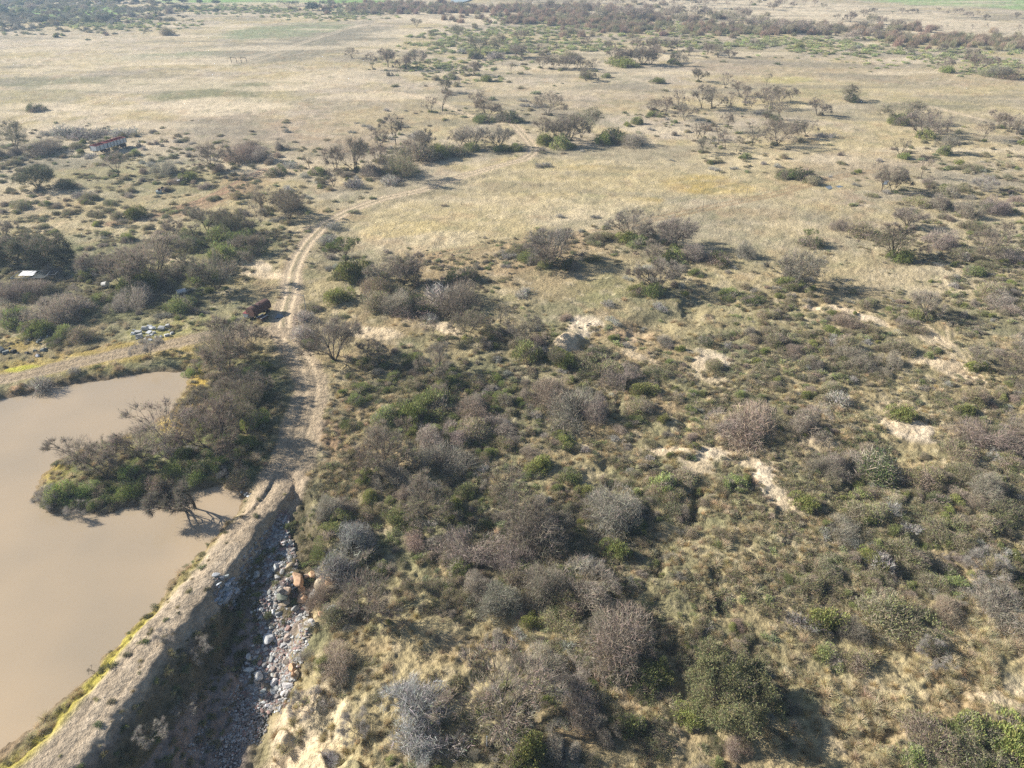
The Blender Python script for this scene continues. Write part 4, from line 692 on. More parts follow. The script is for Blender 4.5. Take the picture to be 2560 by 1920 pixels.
def scatter_line(pts, n, spread, fn, seed):
    r = np.random.default_rng(seed); P_ = np.array(pts, float); seg = np.hypot(*np.diff(P_[:, :2], axis=0).T); cs = np.concatenate([[0], np.cumsum(seg)])
    for _ in range(n):
        t = r.random() * cs[-1]; i = min(np.searchsorted(cs, t) - 1, len(seg) - 1); i = max(i, 0); u = (t - cs[i]) / seg[i]; p = P_[i] * (1 - u) + P_[i + 1] * u
        a = r.random() * 6.28; q = math.sqrt(r.random()) * (p[2] if len(p) > 2 else spread); fn(p[0] + math.cos(a) * q, p[1] + math.sin(a) * q, r)
def ck(x, y, r): g = GREYS[int(r.integers(0, 6))]; rock(x, y, 5 + 14 * r.random() ** 2.2, g[0], g[1] + ' rock')
CH = [(705, 1300, 12), (700, 1350, 22), (708, 1400, 28), (700, 1450, 32), (705, 1510, 48), (712, 1560, 50), (700, 1610, 54), (680, 1660, 50), (665, 1710, 52), (690, 1745, 30)]
scatter_line(CH, 185, 0, ck, 5)
def ck2(x, y, r): g = GREYS[[0, 1, 1, 4][int(r.integers(0, 4))]]; rock(x, y, 8 + 10 * r.random(), (g[0][0] * .95, g[0][1] * 1.0, g[0][2] * 1.05), g[1] + ' rock', group='grey stones heaped on the shaded dam slope')
scatter_line([(545, 1450, 14), (565, 1465, 24), (585, 1472, 22), (560, 1490, 16), (548, 1505, 8)], 42, 0, ck2, 6)
def ck3(x, y, r): g = GREYS[[1, 4][int(r.integers(0, 2))]]; rock(x, y, 5 + 6 * r.random(), g[0], g[1] + ' rock', group='stones on the pond bank')
for p in ((615, 1238), (622, 1242), (604, 1232), (618, 1234), (583, 1212), (627, 1236)): ck3(*p, rr)
# rubble too fine to count
def pebbles():
    r = np.random.default_rng(9); px, py, s = [], [], []
    def f(x, y, q): px.append(x); py.append(y); s.append(.10 + .28 * q.random() ** 2.5)
    scatter_line([(a, b, c * 1.35) for a, b, c in CH] , 8500, 0, f, 10); scatter_line([(560, 1470, 40), (620, 1500, 45), (640, 1400, 35), (690, 1330, 20)], 1100, 0, f, 11); scatter_line([(640, 1720, 45), (610, 1800, 65), (570, 1860, 80), (540, 1910, 90)], 3600, 0, f, 12)
    scatter_line([(708, 1285, 16), (705, 1330, 18)], 900, 0, f, 13)
    x, y, z = at(np.array(px), np.array(py)); n = len(x); s = np.array(s); g = np.array([q[0] for q in GREYS])[r.integers(0, 6, n)] * r.uniform(.6, 1.15, (n, 1))
    s[-900:] *= .55; g[-900:] = np.array([.30, .20, .20]) * r.uniform(.6, 1.5, (900, 1))
    s[-4500:-900] *= .62
    stuff('rubble', 'fine grey stones and gravel strewn over the floor of the chute', ['rock'], x, y, z + s * .1, s, r.random(n) * 6.28, g, r.integers(0, 8, n), s * r.uniform(.6, 1.2, n))
pebbles()
# pale concrete rubble and the dark scrap heap
def block(px, py, w_, col, lab, name, group, cat, k=0):
    x, y, z = [float(v) for v in at(px, py)]; dep = to_px(x, y, z)[2]; s = w_ * dep / F * .85; r = rr
    q = S(); a, b, c = s * r.uniform(.42, .55), s * r.uniform(.25, .5), s * r.uniform(.3, .7); tp = r.uniform(.55, 1.)
    v = [(x_ * (tp if zz else 1) + r.normal() * s * .05, y_ * (tp if zz else 1) + r.normal() * s * .05, zz * c + r.normal() * s * .05 - .05) for zz in (0, 1) for x_, y_ in ((-a, -b), (a, -b), (a, b), (-a, b))]
    q.add(v, [(3, 2, 1, 0), (4, 5, 6, 7), (0, 1, 5, 4), (1, 2, 6, 5), (2, 3, 7, 6), (3, 0, 4, 7)]); o = q.obj(name, col, None, s * .05); o.location = (x, y, z); o.rotation_euler = (r.uniform(-.3, .3), r.uniform(-.3, .3), r.uniform(0, 6.28)); o['category'] = cat; o['group'] = group; want_label(o, lab, px, py)
for px, py, w_, wh in [(362, 823, 22, 0), (375, 817, 16, 2), (381, 822, 18, 1), (373, 832, 16, 1), (404, 823, 20, 0), (336, 826, 10, 0), (346, 833, 16, 0), (333, 836, 14, 2), (350, 845, 20, 0), (379, 838, 13, 1), (370, 842, 12, 0), (403, 842, 12, 2), (418, 840, 16, 0), (430, 834, 15, 0), (376, 851, 11, 2), (390, 843, 8, 1), (343, 848, 10, 0), (420, 817, 12, 0), (424, 826, 8, 2), (364, 848, 9, 1), (386, 834, 10, 0)]:
    block(px, py, w_, (M_CONC, M_WHITE, M_WHITE)[wh], ('grey' if wh == 0 else 'white') + (' big' if w_ > 15 else ' small') + ' broken concrete block', 'concrete_block', 'concrete blocks dumped beside the dirt road', 'concrete block')
for px, py, w_ in [(5, 880, 22), (16, 884, 18), (34, 880, 14), (44, 885, 10), (68, 884, 13), (88, 880, 13), (108, 876, 18), (82, 848, 14), (72, 852, 12), (98, 852, 12), (104, 846, 10), (127, 840, 14), (131, 848, 10), (95, 858, 10), (168, 845, 10), (120, 862, 9), (176, 848, 7), (24, 872, 10)]:
    block(px, py, w_, (M_DARK, M_GRATE, M_TYRE)[int(rr.integers(0, 3))], ('big' if w_ > 13 else 'small') + ' dark lump of scrap', 'scrap_piece', 'dark scrap dumped beside the dirt road', 'scrap')
for px, py, w_, lab in ((95, 891, 12, 'rounded white stone on the gold verge'), (117, 871, 10, 'pale yellowish stone beside the scrap'), (119, 842, 7, 'white drum end in the scrap'), (1468, 814, 6, 'dark stone in the white hollow'), (1474, 810, 5, 'small dark stone in the white hollow'), (1447, 820, 6, 'dark stone at the hollow edge')):
    o = rock(px, py, w_, (.7, .7, .68) if 'white ' in lab[:14] else (.5, .46, .34) if 'yellow' in lab else (.05, .05, .05), 'stone', 'stone', 'loose stones'); PENDING.pop(); o['label'] = lab

# ------------------------------------------------------------------ trees (base pixel, height in pixels, kind)
TREES = '''43 376 66 G;297 437 58 S;535 428 64 B;578 410 32 S;95 470 54 D;1042 69 22 G;1117 49 19 B;1078 95 17 G;1145 103 38 G;1195 134 38 G;1243 130 40 G;880 145 24 B;932 174 38 B;970 168 42 B;1045 171 43 B;1013 175 34 B;1255 162 28 S;1184 188 32 B;1278 185 26 S
1129 208 26 S;1112 231 32 G;1149 214 20 S;1106 278 55 S;1077 281 38 S;1191 269 35 S;1200 257 32 S;1219 297 50 B;990 362 70 B;947 370 46 S;955 372 46 S;887 428 82 B;842 428 58 S;773 422 35 S;752 430 22 S;1178 370 50 P;1150 368 40 B;1248 370 46 P;1003 451 75 G;1060 385 52 B;1030 402 50 B;944 405 46 B;834 466 45 S;663 541 72 B;724 549 66 B;650 625 42 B;
1370 289 52 B;1453 344 66 G;1404 359 62 B;1352 341 46 B;1425 352 58 B;1302 104 26 B;1290 144 29 B;1303 142 26 B;1351 139 27 B;1386 139 24 S;1354 171 34 B;1383 173 34 B;1416 173 30 B;1442 171 32 B;1454 172 28 B;1482 179 32 S;1465 202 30 B;1465 124 28 B;1520 124 24 B;1588 127 31 B;1631 130 32 B;1676 127 29 B;1694 127 27 B;1532 159 38 B;1552 159 38 B;1565 160 30 B;1607 162 38 P;1627 162 43 B;1708 165 29 B;1688 156 23 G
1720 139 21 B;1769 136 25 B;1783 132 22 G;1795 143 28 B;1825 145 20 B;1882 117 19 B;1747 205 29 B;1812 220 35 S;1916 214 29 S;1697 272 44 S;1753 272 56 B;1780 269 44 B;1663 289 46 B;1639 278 28 B;1711 301 38 B;1824 283 52 S;1850 240 34 B;1863 263 32 S;1876 275 32 S;1909 257 35 B;1916 298 32 S
1815 330 46 B;1743 347 38 S;1757 347 38 S;1795 362 50 S;1812 373 42 S;1882 362 56 S;1760 382 38 B;1841 379 36 S;2125 142 24 B;2271 136 22 B;2358 133 22 B;2419 150 31 B;2366 179 34 B;2444 179 40 B;2493 194 28 P;2545 181 24 S;2122 252 36 G;2044 289 39 B;1950 255 36 B;1976 257 35 B;1925 270 42 B;2250 307 52 G;2309 338 52 P;2494 318 37 B;2458 350 45 B;2542 336 45 B;2520 330 34 B
2250 391 44 S;2363 382 38 P;2302 446 50 S;2205 477 62 B;2230 480 60 B;2321 474 32 S;2455 478 34 L;1943 362 56 B;1972 347 42 B;2015 338 36 B;1974 376 34 S;1948 300 40 B;518 575 54 B;579 593 64 G;628 581 62 S;440 601 52 B;486 601 40 S;257 561 38 G;456 662 64 G;391 688 92 B;367 688 62 S;315 726 94 B;541 723 82 B;116 665 72 D;40 650 60 D;5 655 45 D;165 655 36 D
373 888 40 L;573 930 100 B;545 915 84 G;607 880 70 B;630 860 50 B;616 633 46 B;9 600 46 B;869 680 82 U;981 711 64 B;1033 706 58 B;1010 712 50 B;837 899 90 P;923 914 64 B;952 914 54 S;1091 940 68 B;1080 853 50 S;1149 859 56 S;1171 845 58 G;1187 824 50 G;1250 810 56 S;1197 868 26 S;1378 656 76 P;1363 670 56 B;1578 593 58 P;1685 616 66 P;1668 606 50 B;1612 598 36 B;1636 720 74 W;1650 718 62 P;1303 862 70 B;1390 914 40 G;1630 655 44 B
2224 645 78 W;2230 642 66 G;2267 567 46 P;2020 607 33 U;1989 711 76 P;2310 787 56 P;2455 645 68 B;2500 605 52 B;2441 911 54 B;2530 957 78 B;208 1171 70 B;266 1191 82 B;356 1145 66 B;428 1145 112 B;550 1131 112 B;544 1018 52 B;477 1047 46 B;600 1084 80 G;622 1030 70 G;625 1000 60 B;645 965 46 G;600 985 60 B;618 1085 60 B;506 1293 104 W;500 1290 90 W;121 1264 34 L;191 1293 32 L
967 1171 88 B;950 1165 70 B;1068 1287 78 B;1098 1315 60 S;1260 1249 82 S;1016 1084 42 S;1039 1348 50 S;916 1532 86 B;1262 1810 98 B;2470 1440 50 L;1812 1772 82 E;2580 1010 70 B;2530 1100 60 B;1570 1170 50 S;1300 1330 90 B;780 1780 30 L;415 1600 22 L;470 1780 22 L;370 1850 30 L;500 1640 26 L;245 1690 28 S;890 1830 26 L;1180 700 26 G;2330 1640 34 L
1933 26 17 B;2178 30 10 B;2186 30 9 B;2231 37 8 U;2254 32 11 B;2268 33 8 B;2280 32 9 B;2291 32 9 B;2344 28 9 B;2368 36 10 B;2386 36 15 B;2400 32 12 B;2420 43 13 B;2444 38 11 B;2464 50 14 B;2541 46 14 B;2160 42 17 B;2431 72 11 S;2470 70 11 S;2546 76 14 S;2350 74 10 S;2368 72 9 S;2142 4 5 B;2156 74 18 B;2240 70 20 B;2254 68 18 B;2090 52 16 B;2125 55 24 B;156 38 24 B;130 44 18 B;2180 60 22 G;2200 62 20 B'''
rng = np.random.default_rng(2024); KN = {'B': ('bare_thorn_tree', 'bare grey thorn tree'), 'P': ('bare_thorn_tree', 'dense purplish bare tree'), 'S': ('sparse_tree', 'thin sparse bare tree'), 'G': ('thorn_tree', 'dull green thorn tree'),
    'U': ('umbrella_tree', 'flat topped green thorn tree'), 'D': ('evergreen_tree', 'dark leafy evergreen tree'), 'E': ('evergreen_tree', 'wide leafy olive green tree'), 'L': ('dead_tree', 'dead pale grey tree'), 'W': ('leaning_tree', 'bare tree leaning left')}
GRP = {'bare_thorn_tree': 'bare thorn trees on the plain', 'sparse_tree': 'thin bare trees', 'thorn_tree': 'green leaved thorn trees', 'umbrella_tree': 'umbrella thorn trees', 'evergreen_tree': 'dark evergreen trees', 'dead_tree': 'dead pale trees', 'leaning_tree': 'leaning bare trees'}
PROT = {}
for kd, items in TREE.items():
    for j, (tm, cm, h_) in enumerate(items): PROT[kd, j] = (tm, cm, h_)
NT = [0]; FEET = []
def plant(px, py, hp, kd, rz=None, j=None, tint=None, wide=1.):
    x, y, z = [float(v) for v in at(px, py)]; dep = float(to_px(x, y, z)[2]); el = math.atan2(H - z, math.hypot(x, y)); hm = hp * dep / F / math.cos(el)
    hm = min(max(hm, 1.2), 11); n = len(TREE[kd]); j = int(rng.integers(0, n)) if j is None else j; tm, cm, h0 = PROT[kd, j]; s = hm / h0
    name, look = KN[kd]; o = thing(name, (x, y, z), 'tree', None, float(rng.uniform(0, 6.28)) if rz is None else rz, GRP[name]); sx = s * float(rng.uniform(.92, 1.18)) * wide; o.scale = (sx, sx, s)
    tint = tint or [float(v) for v in (1 + rng.normal() * .12) * (1 + rng.normal(size=3) * .015)]
    for nm, me in (('trunk', tm), ('crown', cm)): c = bpy.data.objects.new(nm, me); c.parent = o; c['tint'] = tint; COL.objects.link(c)
    size = 'tall' if hm > 7.2 else 'small' if hm < 4.6 else 'medium'
    want_label(o, f'{size} {look}', px, py); FEET.append((x, y, hm, kd, hp)); return o
for row in TREES.replace('\n', ';').split(';'):
    if not row.strip(): continue
    a = row.split(); kd = a[3]; px, py, hp = map(float, a[:3])
    plant(px, py, hp, kd, rz=(rng.uniform(-.3, .3) if kd == 'W' and px < 2000 else math.pi + .2 if kd == 'W' else None), tint=[.68, .67, .62] if kd == 'L' else None, wide=1.25 if kd in 'GP' and py > 250 and py < 360 else 1.)
# riverside woodland: every tree a thing
belt = [(1290, 14, 16), (1380, 24, 20), (1440, 40, 26), (1500, 50, 28), (1560, 46, 30), (1630, 50, 34), (1700, 58, 36), (1780, 60, 36), (1850, 66, 34), (1930, 76, 34), (2010, 86, 32), (2090, 94, 28), (2160, 98, 24), (2230, 100, 18), (2320, 98, 14), (2430, 96, 14), (2520, 100, 14)]
def belt_tree(px, py, r, hp): plant(px, py, hp * r.uniform(.6, 1.05), 'BBSGB'[int(r.integers(0, 5))], tint=[float(v) for v in np.array([1.4, 1.38, 1.42]) * (1 + r.normal() * .15)])
rb = np.random.default_rng(6)
for (ax, ay, ah), (bx, by, bh) in zip(belt[:-1], belt[1:]):
    n = int((bx - ax) / 16) if ax < 2200 else int((bx - ax) / 30)
    for k in range(n): u = (k + rb.random()) / n; belt_tree(ax + (bx - ax) * u, ay + (by - ay) * u + rb.uniform(-13, 6), rb, ah + (bh - ah) * u)
for lx, ly, lh in ((0, 76, 24), (25, 72, 26), (55, 74, 24), (75, 66, 20), (100, 62, 18), (130, 60, 18), (160, 58, 18), (190, 62, 14), (215, 58, 20), (240, 57, 20), (265, 54, 16), (300, 38, 14), (330, 36, 16), (355, 38, 20), (380, 38, 18), (400, 36, 14), (425, 30, 16), (460, 28, 14), (500, 30, 12), (540, 32, 10), (585, 30, 10), (610, 26, 8), (30, 46, 14), (70, 40, 14), (10, 36, 16), (300, 8, 12), (340, 8, 12), (380, 8, 12), (420, 8, 12), (460, 9, 10), (500, 9, 10), (540, 10, 9), (230, 6, 10), (180, 8, 10), (130, 10, 10), (80, 10, 12), (40, 12, 12),
                   (700, 14, 12), (720, 16, 12), (740, 15, 12), (812, 14, 12), (832, 15, 10), (860, 12, 10), (885, 12, 8), (782, 26, 18), (768, 42, 9), (820, 34, 10), (850, 38, 12), (880, 40, 12), (895, 42, 10), (920, 36, 8), (700, 34, 8), (660, 30, 8), (740, 33, 9), (1130, 20, 8), (1092, 12, 8), (1060, 12, 8)):
    plant(lx, ly, lh, 'DGGB'[int(rb.integers(0, 4))] if lx < 1000 else 'B', wide=1.3, tint=[.85, .95, 1.0])
for lx in range(1290, 2060, 24): plant(lx + rb.uniform(-9, 9), 6 + (lx - 1290) * .012 + rb.uniform(-4, 8), rb.uniform(10, 18), 'BSG'[int(rb.integers(0, 3))], tint=[1.3, 1.25, 1.25])

# ------------------------------------------------------------------ shrubs
HAND = '''1045 1780 130 ghost;1010 1740 90 ghost;1045 1858 120 ghost;845 1430 80 ghost;880 1370 90 ghost;830 1905 50 ghost;1060 1905 60 ghost;560 1190 40 ghost;1045 345 40 pale;170 1235 70 green;215 1225 60 green;260 1240 60 dark;310 1230 70 green;360 1215 60 dark;330 1190 60 green;400 1225 60 olive;430 1200 60 green;470 1205 60 green;500 1180 60 dark;545 1170 70 green;590 1165 60 dark;620 1130 70 green;640 1060 60 green;650 1000 60 dark;630 940 60 green;480 930 46 green;140 1250 50 green;190 1262 60 dark;240 1262 50 dark;560 1110 60 green;520 1140 60 dark;450 1170 60 green;600 1200 50 olive;660 930 44 green;122 382 72 purple;600 396 76 purple;622 374 44 purple;130 338 44 pale;165 340 60 pale;200 342 66 pale;245 340 60 pale;310 338 54 pale;85 278 42 dark;60 388 50 purple;12 388 52 purple;410 440 76 purple;165 472 60 dark;705 370 46 purple;652 398 56 purple;1270 304 50 dark;1290 306 40 dark;700 436 50 dark;790 438 40 green;1060 396 110 olive;1000 430 80 olive;1120 388 60 olive;955 436 80 purple;1214 303 50 green;1100 392 50 green;1290 378 40 green;1255 376 50 dark;1185 378 46 green
1525 350 84 dark;1512 358 44 green;1598 362 74 purple;1560 355 46 olive;1405 367 70 green;1370 362 46 green;1430 370 40 dark;1470 196 36 green;1510 194 24 green;1640 206 34 green;1690 160 30 green;1560 164 70 green;1640 290 34 green;1920 292 30 dark;1940 310 40 dark;2125 254 44 dark;2250 312 56 green;2310 344 50 green;2366 181 26 green;2440 184 40 green;2470 190 40 olive;2520 196 50 olive;2365 386 40 green;2260 396 26 green;2000 446 60 dark;1965 442 60 dark;1960 440 40 olive;2030 460 36 olive;1860 396 30 green
45 745 92 purple;15 800 90 purple;140 795 104 purple;190 757 78 purple;340 772 124 purple;300 780 60 purple;240 680 64 purple;450 767 74 green;35 815 90 green;96 832 64 green;262 748 54 green;400 712 74 green;105 972 62 pale;186 932 30 pale;172 842 60 green;150 858 50 green;200 850 50 olive;560 600 70 green;600 620 90 green;630 640 70 dark;550 650 80 green;480 620 70 green;520 700 80 green;430 690 80 olive;350 720 80 green;560 570 60 dark
820 606 46 pale;885 692 80 green;845 690 54 green;1145 700 72 dark;1182 702 44 olive;1100 757 84 pale;1152 768 104 purple;958 737 90 olive;1002 770 84 purple;1045 778 90 dark;850 752 64 green;760 800 54 pale;757 842 58 pale;775 868 40 green;1000 745 70 olive;1075 800 40 pale;940 770 70 olive;780 770 40 olive;836 572 36 pale
1292 632 60 olive;1322 648 54 green;1370 667 44 green;1412 668 60 dark;1600 616 62 green;1565 600 44 green;1645 648 54 green;1684 642 56 green;1742 652 76 purple;1800 656 64 dark;1852 642 54 purple;1832 748 54 green;1882 752 60 dark;1640 736 54 green;1600 735 50 green;1500 925 90 olive;1545 948 104 purple;1322 900 84 green;1402 907 60 green;1780 928 54 olive;1309 738 42 pale;1650 772 38 pale;1532 806 36 pale;1520 764 30 pale;1480 650 50 dark
2030 617 54 dark;1985 718 60 green;2012 722 44 green;1965 708 30 green;2112 578 64 purple;2150 584 60 olive;2422 682 50 green;2465 742 70 olive;2300 792 50 green;2325 792 36 dark;2285 828 48 olive;2292 508 50 olive;2362 512 96 purple;2412 534 74 purple;2472 532 84 purple;2442 578 60 olive;2340 622 96 purple;2402 642 60 olive;2540 650 84 purple;2130 908 96 purple;2232 918 64 purple;2250 880 50 olive;2440 925 44 green;2250 650 50 green;2490 760 80 purple
1130 1092 84 purple;890 1012 56 green;906 982 52 green;880 1062 52 green;972 1048 72 green;1022 1042 80 green;1102 1022 96 green;1000 1215 112 purple;1112 1170 134 purple;1175 1380 150 purple;900 1382 84 pale;832 1345 70 green;850 1300 60 green;815 1380 60 green;1000 1284 76 green;1172 1232 60 green;910 1200 46 green;920 1250 44 green;820 1275 76 purple;862 1265 60 purple;1060 1110 80 purple;1240 1075 90 purple;1180 1090 80 olive;1190 1040 70 purple
1440 1045 150 purple;1500 1040 80 purple;1370 1000 90 purple;1560 1305 160 purple;1350 1330 150 purple;1300 1420 130 purple;1445 1470 160 purple;1380 1480 120 purple;1690 1222 64 dark;1652 1228 84 green;1662 1268 70 olive;1826 1212 68 green;1342 1172 64 green;1412 1192 64 green;1410 1112 46 green;1592 1062 46 green;1602 1030 60 olive;1880 1085 124 purple;1790 1075 110 purple;1850 1060 80 olive;1462 1232 44 green
2040 1064 116 purple;2180 1185 120 dark;2120 1165 96 purple;2060 1180 84 purple;2465 1100 134 purple;2532 1122 96 purple;2010 1262 64 green;2180 1295 84 olive;2260 1378 80 olive;2440 1232 96 purple;2500 1292 90 olive;2250 1042 56 green;2140 1250 70 green;2330 1200 90 olive;2400 1140 80 olive;2360 1330 90 olive;2100 1330 90 purple
850 1668 84 purple;772 1655 60 purple;802 1672 54 green;1330 1562 50 green;1345 1684 116 purple;1430 1694 104 purple;1462 1775 84 purple;1560 1620 150 purple;1596 1705 94 green;1652 1695 54 green;1502 1825 84 purple;1392 1845 104 purple;1602 1835 84 olive;1722 1795 64 green;1310 1890 96 green;1372 1725 54 green;1245 1620 70 purple;1180 1480 80 purple;1240 1500 110 purple;1480 1560 60 dark
2070 1565 84 green;2132 1575 74 purple;2010 1560 64 pale;2200 1545 114 olive;2302 1582 104 olive;2500 1525 140 purple;2082 1645 64 green;2162 1655 74 olive;2352 1870 120 olive;2442 1880 124 olive;2532 1860 120 green;2292 1895 74 green;2400 1830 70 green;2480 1910 90 green;2330 1910 90 olive;2560 1800 60 olive;2420 1820 90 green'''
LOOK = {'purple': 'purple grey leafless thorn bush', 'pale': 'silvery dry twig bush', 'ghost': 'whitish grey leafless bush', 'green': 'bright green feathery shrub', 'olive': 'olive brown mixed shrub', 'dark': 'dark green dense shrub'}
NAME = {'purple': 'thorn_bush', 'pale': 'thorn_bush', 'ghost': 'thorn_bush', 'green': 'leafy_shrub', 'olive': 'leafy_shrub', 'dark': 'leafy_shrub'}
IND = []   # x, y, z, half width m, kind, apparent px
occupied = []
for row in HAND.replace('\n', ';').split(';'):
    if not row.strip(): continue
    a = row.split(); px, py, wp = map(float, a[:3]); x, y, z = [float(v) for v in at(px, py)]; dep = float(to_px(x, y, z)[2]); IND.append((x, y, z, wp * dep / F / 2, a[3], wp))
# green undergrowth at the foot of the taller trees
for x, y, hm, kd, hp in FEET:
    if hp > 26 and kd not in 'LDE' and rng.random() < .7 and sdpoly(np.array([x]), np.array([y]), POND)[0] > 1.5:
        for _ in range(int(rng.integers(1, 4))):
            a = rng.random() * 6.28; r = rng.uniform(.3, 2.0); q = rng.uniform(.45, 1.1); X_, Y_ = x + math.cos(a) * r, y + math.sin(a) * r; z = float(height(X_, Y_)); dep = float(to_px(X_, Y_, z)[2]); IND.append((X_, Y_, z, q, ['green', 'olive', 'dark'][int(rng.integers(0, 3))], 2 * q * F / dep))
# cover density of the whole ground, read in rows of 80 pixels and columns of 160
GRID = ['7741111012321000', '0000002331112222', '0000012221110012', '1100112221321101', '4433222132232123', '5444332111122233', '5543421111101244', '5543421234111344', '5644224321322125', '5533012311245335', '3322112453134444', '1114356765446534', '0027157863555235', '0015147752445324', '0536046633434646', '3541256776535666', '0001365886434567', '0000354786445567', '0001163575355666', '0002242576455300', '0022222366662000', '0122122577773000', '0231213576541034', '1321103465431266']
G = np.array([[int(c) for c in r] for r in GRID], float)
def cover(px, py):
    gx = np.clip(px / 160 - .5, 0, 14.999); gy = np.clip(py / 80 - .5, 0, 22.999); i = gx.astype(int); j = gy.astype(int); fx = gx - i; fy = gy - j
    return ((G[j, i] * (1 - fx) + G[j, i + 1] * fx) * (1 - fy) + (G[j + 1, i] * (1 - fx) + G[j + 1, i + 1] * fx) * fy) / 9
def free(x, y, m=1.2):
    d = np.minimum(pdist(x, y, ROAD)[0], pdist(x, y, ROAD2)[0]); dc = pdist(x, y, CREST)[0]
    return (d > 2.0 + m + 1.3 * (y < 112)) & (dc > 3.0 + m * .5) & (sdpoly(x, y, POND) > .3) & ((sdpoly(x, y, CHUTE) > 1.0) | (y > 74))
SANDS = [(1425, 853, 34, 30), (1436, 840, 30, 26)] + [(bx, by, rx, ry) for bx, by, rx, ry, an, cn, s in BLOBS if cn in ('white', 'sand', 'road') and by > 600]
def bare(px, py):
    k = np.zeros(px.shape)
    for bx, by, rx, ry in SANDS: k = np.maximum(k, np.exp(-(((px - bx) / rx) ** 2 + ((py - by) / ry) ** 2)))
    return k
def world_pts(n, y0, y1, seed):
    r = np.random.default_rng(seed); y = np.sqrt(r.random(n) * (y1 ** 2 - y0 ** 2) + y0 ** 2); x = (r.random(n) * 2 - 1) * (y * .86 + 22); return x, y, r
# larger shrubs
GREENZ = [(380, 1200, 300, 80, 1), (600, 1080, 110, 140, .8), (560, 600, 160, 60, .7), (250, 700, 260, 90, .35), (1000, 1040, 260, 110, .7), (480, 620, 200, 80, .6), (1350, 1180, 120, 60, .5), (2150, 1560, 180, 80, .55), (1500, 1750, 300, 120, .35), (840, 1300, 60, 120, .5), (2420, 1840, 180, 80, .6), (1700, 1230, 60, 50, .4), (1560, 360, 80, 30, .5), (900, 700, 100, 60, .5), (1950, 130, 500, 50, .3), (1150, 150, 200, 60, .3)]
def greenness(px, py):
    k = .12 + .14 * (py > 760) * np.ones(px.shape)
    for a, b, c, d, s in GREENZ: k = np.maximum(k, s * np.exp(-(((px - a) / c) ** 2 + ((py - b) / d) ** 2)))
    return k
bx, by, bz, bs, bk = [], [], [], [], []
for y0, y1, dens, smul, sd_ in ((24, 85, .62, .58, 31), (85, 150, .52, .68, 32), (150, 300, .15, 1.0, 33), (300, 820, .035, 1.5, 34)):
    A_ = (y1 ** 2 - y0 ** 2) * .86 + 44 * (y1 - y0); x, y, r = world_pts(int(A_ * dens), y0, y1, sd_); px, py, _ = to_px(x, y, .5)
    cv = cover(px, py); cl = fbm(x, y, 11 if y0 < 150 else 22, 3, 91); keep = (r.random(len(x)) < np.clip((cv - .12) * 1.2 * np.clip(cv / .55, .7, 1.5) * sstep(.66 - cv * .5, .76 - cv * .45, cl + .06), 0, 1)) & free(x, y) & (px > -150) & (px < 2710) & (py > -10) & (py < 2050) & (bare(px, py) < .14)
    x, y, px, py = x[keep], y[keep], px[keep], py[keep]; n = len(x); gr = greenness(px, py); q = r.random(n); q2 = r.random(n)
    pl = .10 + .5 * sstep(.45, .15, cover(px, py)) * (py > 250); kd = np.where(q < gr, np.where(q2 < .7, 'green', 'dark'), np.where(q2 < pl, 'pale', np.where(q2 < pl + (1 - pl) * .28, 'purple', np.where(q2 < pl + (1 - pl) * .88, 'olive', 'green'))))
    big = np.where(r.random(n) < .14, 2.0, 1.); s = r.uniform(.55, 1.35, n) * smul * big
    bx.append(x); by.append(y); bs.append(s); bk.append(kd)
x = np.concatenate(bx); y = np.concatenate(by); s = np.concatenate(bs); kd = np.concatenate(bk); z = height(x, y); dep = to_px(x, y, z)[2]; app = 2 * s * F / dep
cand = sorted([(float(-app[i]), float(x[i]), float(y[i]), float(z[i]), float(s[i]), str(kd[i])) for i in range(len(x)) if True]); cnt = {'thorn_bush': sum(NAME[b[4]] == 'thorn_bush' for b in IND), 'leafy_shrub': sum(NAME[b[4]] == 'leafy_shrub' for b in IND)}; rest = []
IND.sort(key=lambda b: -b[5]); cnt = {'thorn_bush': 0, 'leafy_shrub': 0}; keep_ = []
for b in IND:
    if cnt[NAME[b[4]]] < 250: cnt[NAME[b[4]]] += 1; keep_.append(b)
    else: rest.append(b[:5])
IND = keep_
for a_, X_, Y_, Z_, s_, k_ in cand:
    p_, q_, _ = to_px(X_, Y_, Z_)
    if cnt[NAME[k_]] < 296 and -30 < p_ < 2590 and -5 < q_ < 1960: cnt[NAME[k_]] += 1; IND.append((X_, Y_, Z_, s_, k_, -a_))
    else: rest.append((X_, Y_, Z_, s_, k_))
def bush_obj(X_, Y_, Z_, hw, k_):
    ms = BUSH[k_]; m = ms[int(rng.integers(0, len(ms)))]; s_ = hw / m['r']; o = bpy.data.objects.new(NAME[k_], m); COL.objects.link(o); o.location = (X_, Y_, Z_); o.rotation_euler = (float(rng.normal() * .05), float(rng.normal() * .05), float(rng.uniform(0, 6.28)))
    hz = s_ * float(rng.uniform(.8, 1.1)); hz = min(hz, 3.4 / m['h']); o.scale = (s_ * float(rng.uniform(.88, 1.12)), s_, hz); o['tint'] = [float(v) for v in (.85 if k_ == 'ghost' else 1.12) * (1 + rng.normal() * .14) * (1 + rng.normal(size=3) * .022)]; o['category'] = 'bush' if NAME[k_] == 'thorn_bush' else 'shrub'
    o['group'] = 'leafless thorn bushes' if NAME[k_] == 'thorn_bush' else 'leafy shrubs in the scrub'; p_, q_, _ = to_px(X_, Y_, Z_); 
    if k_ in ('green', 'dark') and p_ < 690 and q_ > 900: o['tint'] = [a * b for a, b in zip(o['tint'], (1.1, 1.18, 1.0))]
    want_label(o, ('big ' if hw > 2.2 else 'small ' if hw < 1.1 else '') + LOOK[k_], float(p_), float(q_))
for b in IND: bush_obj(*b[:5])
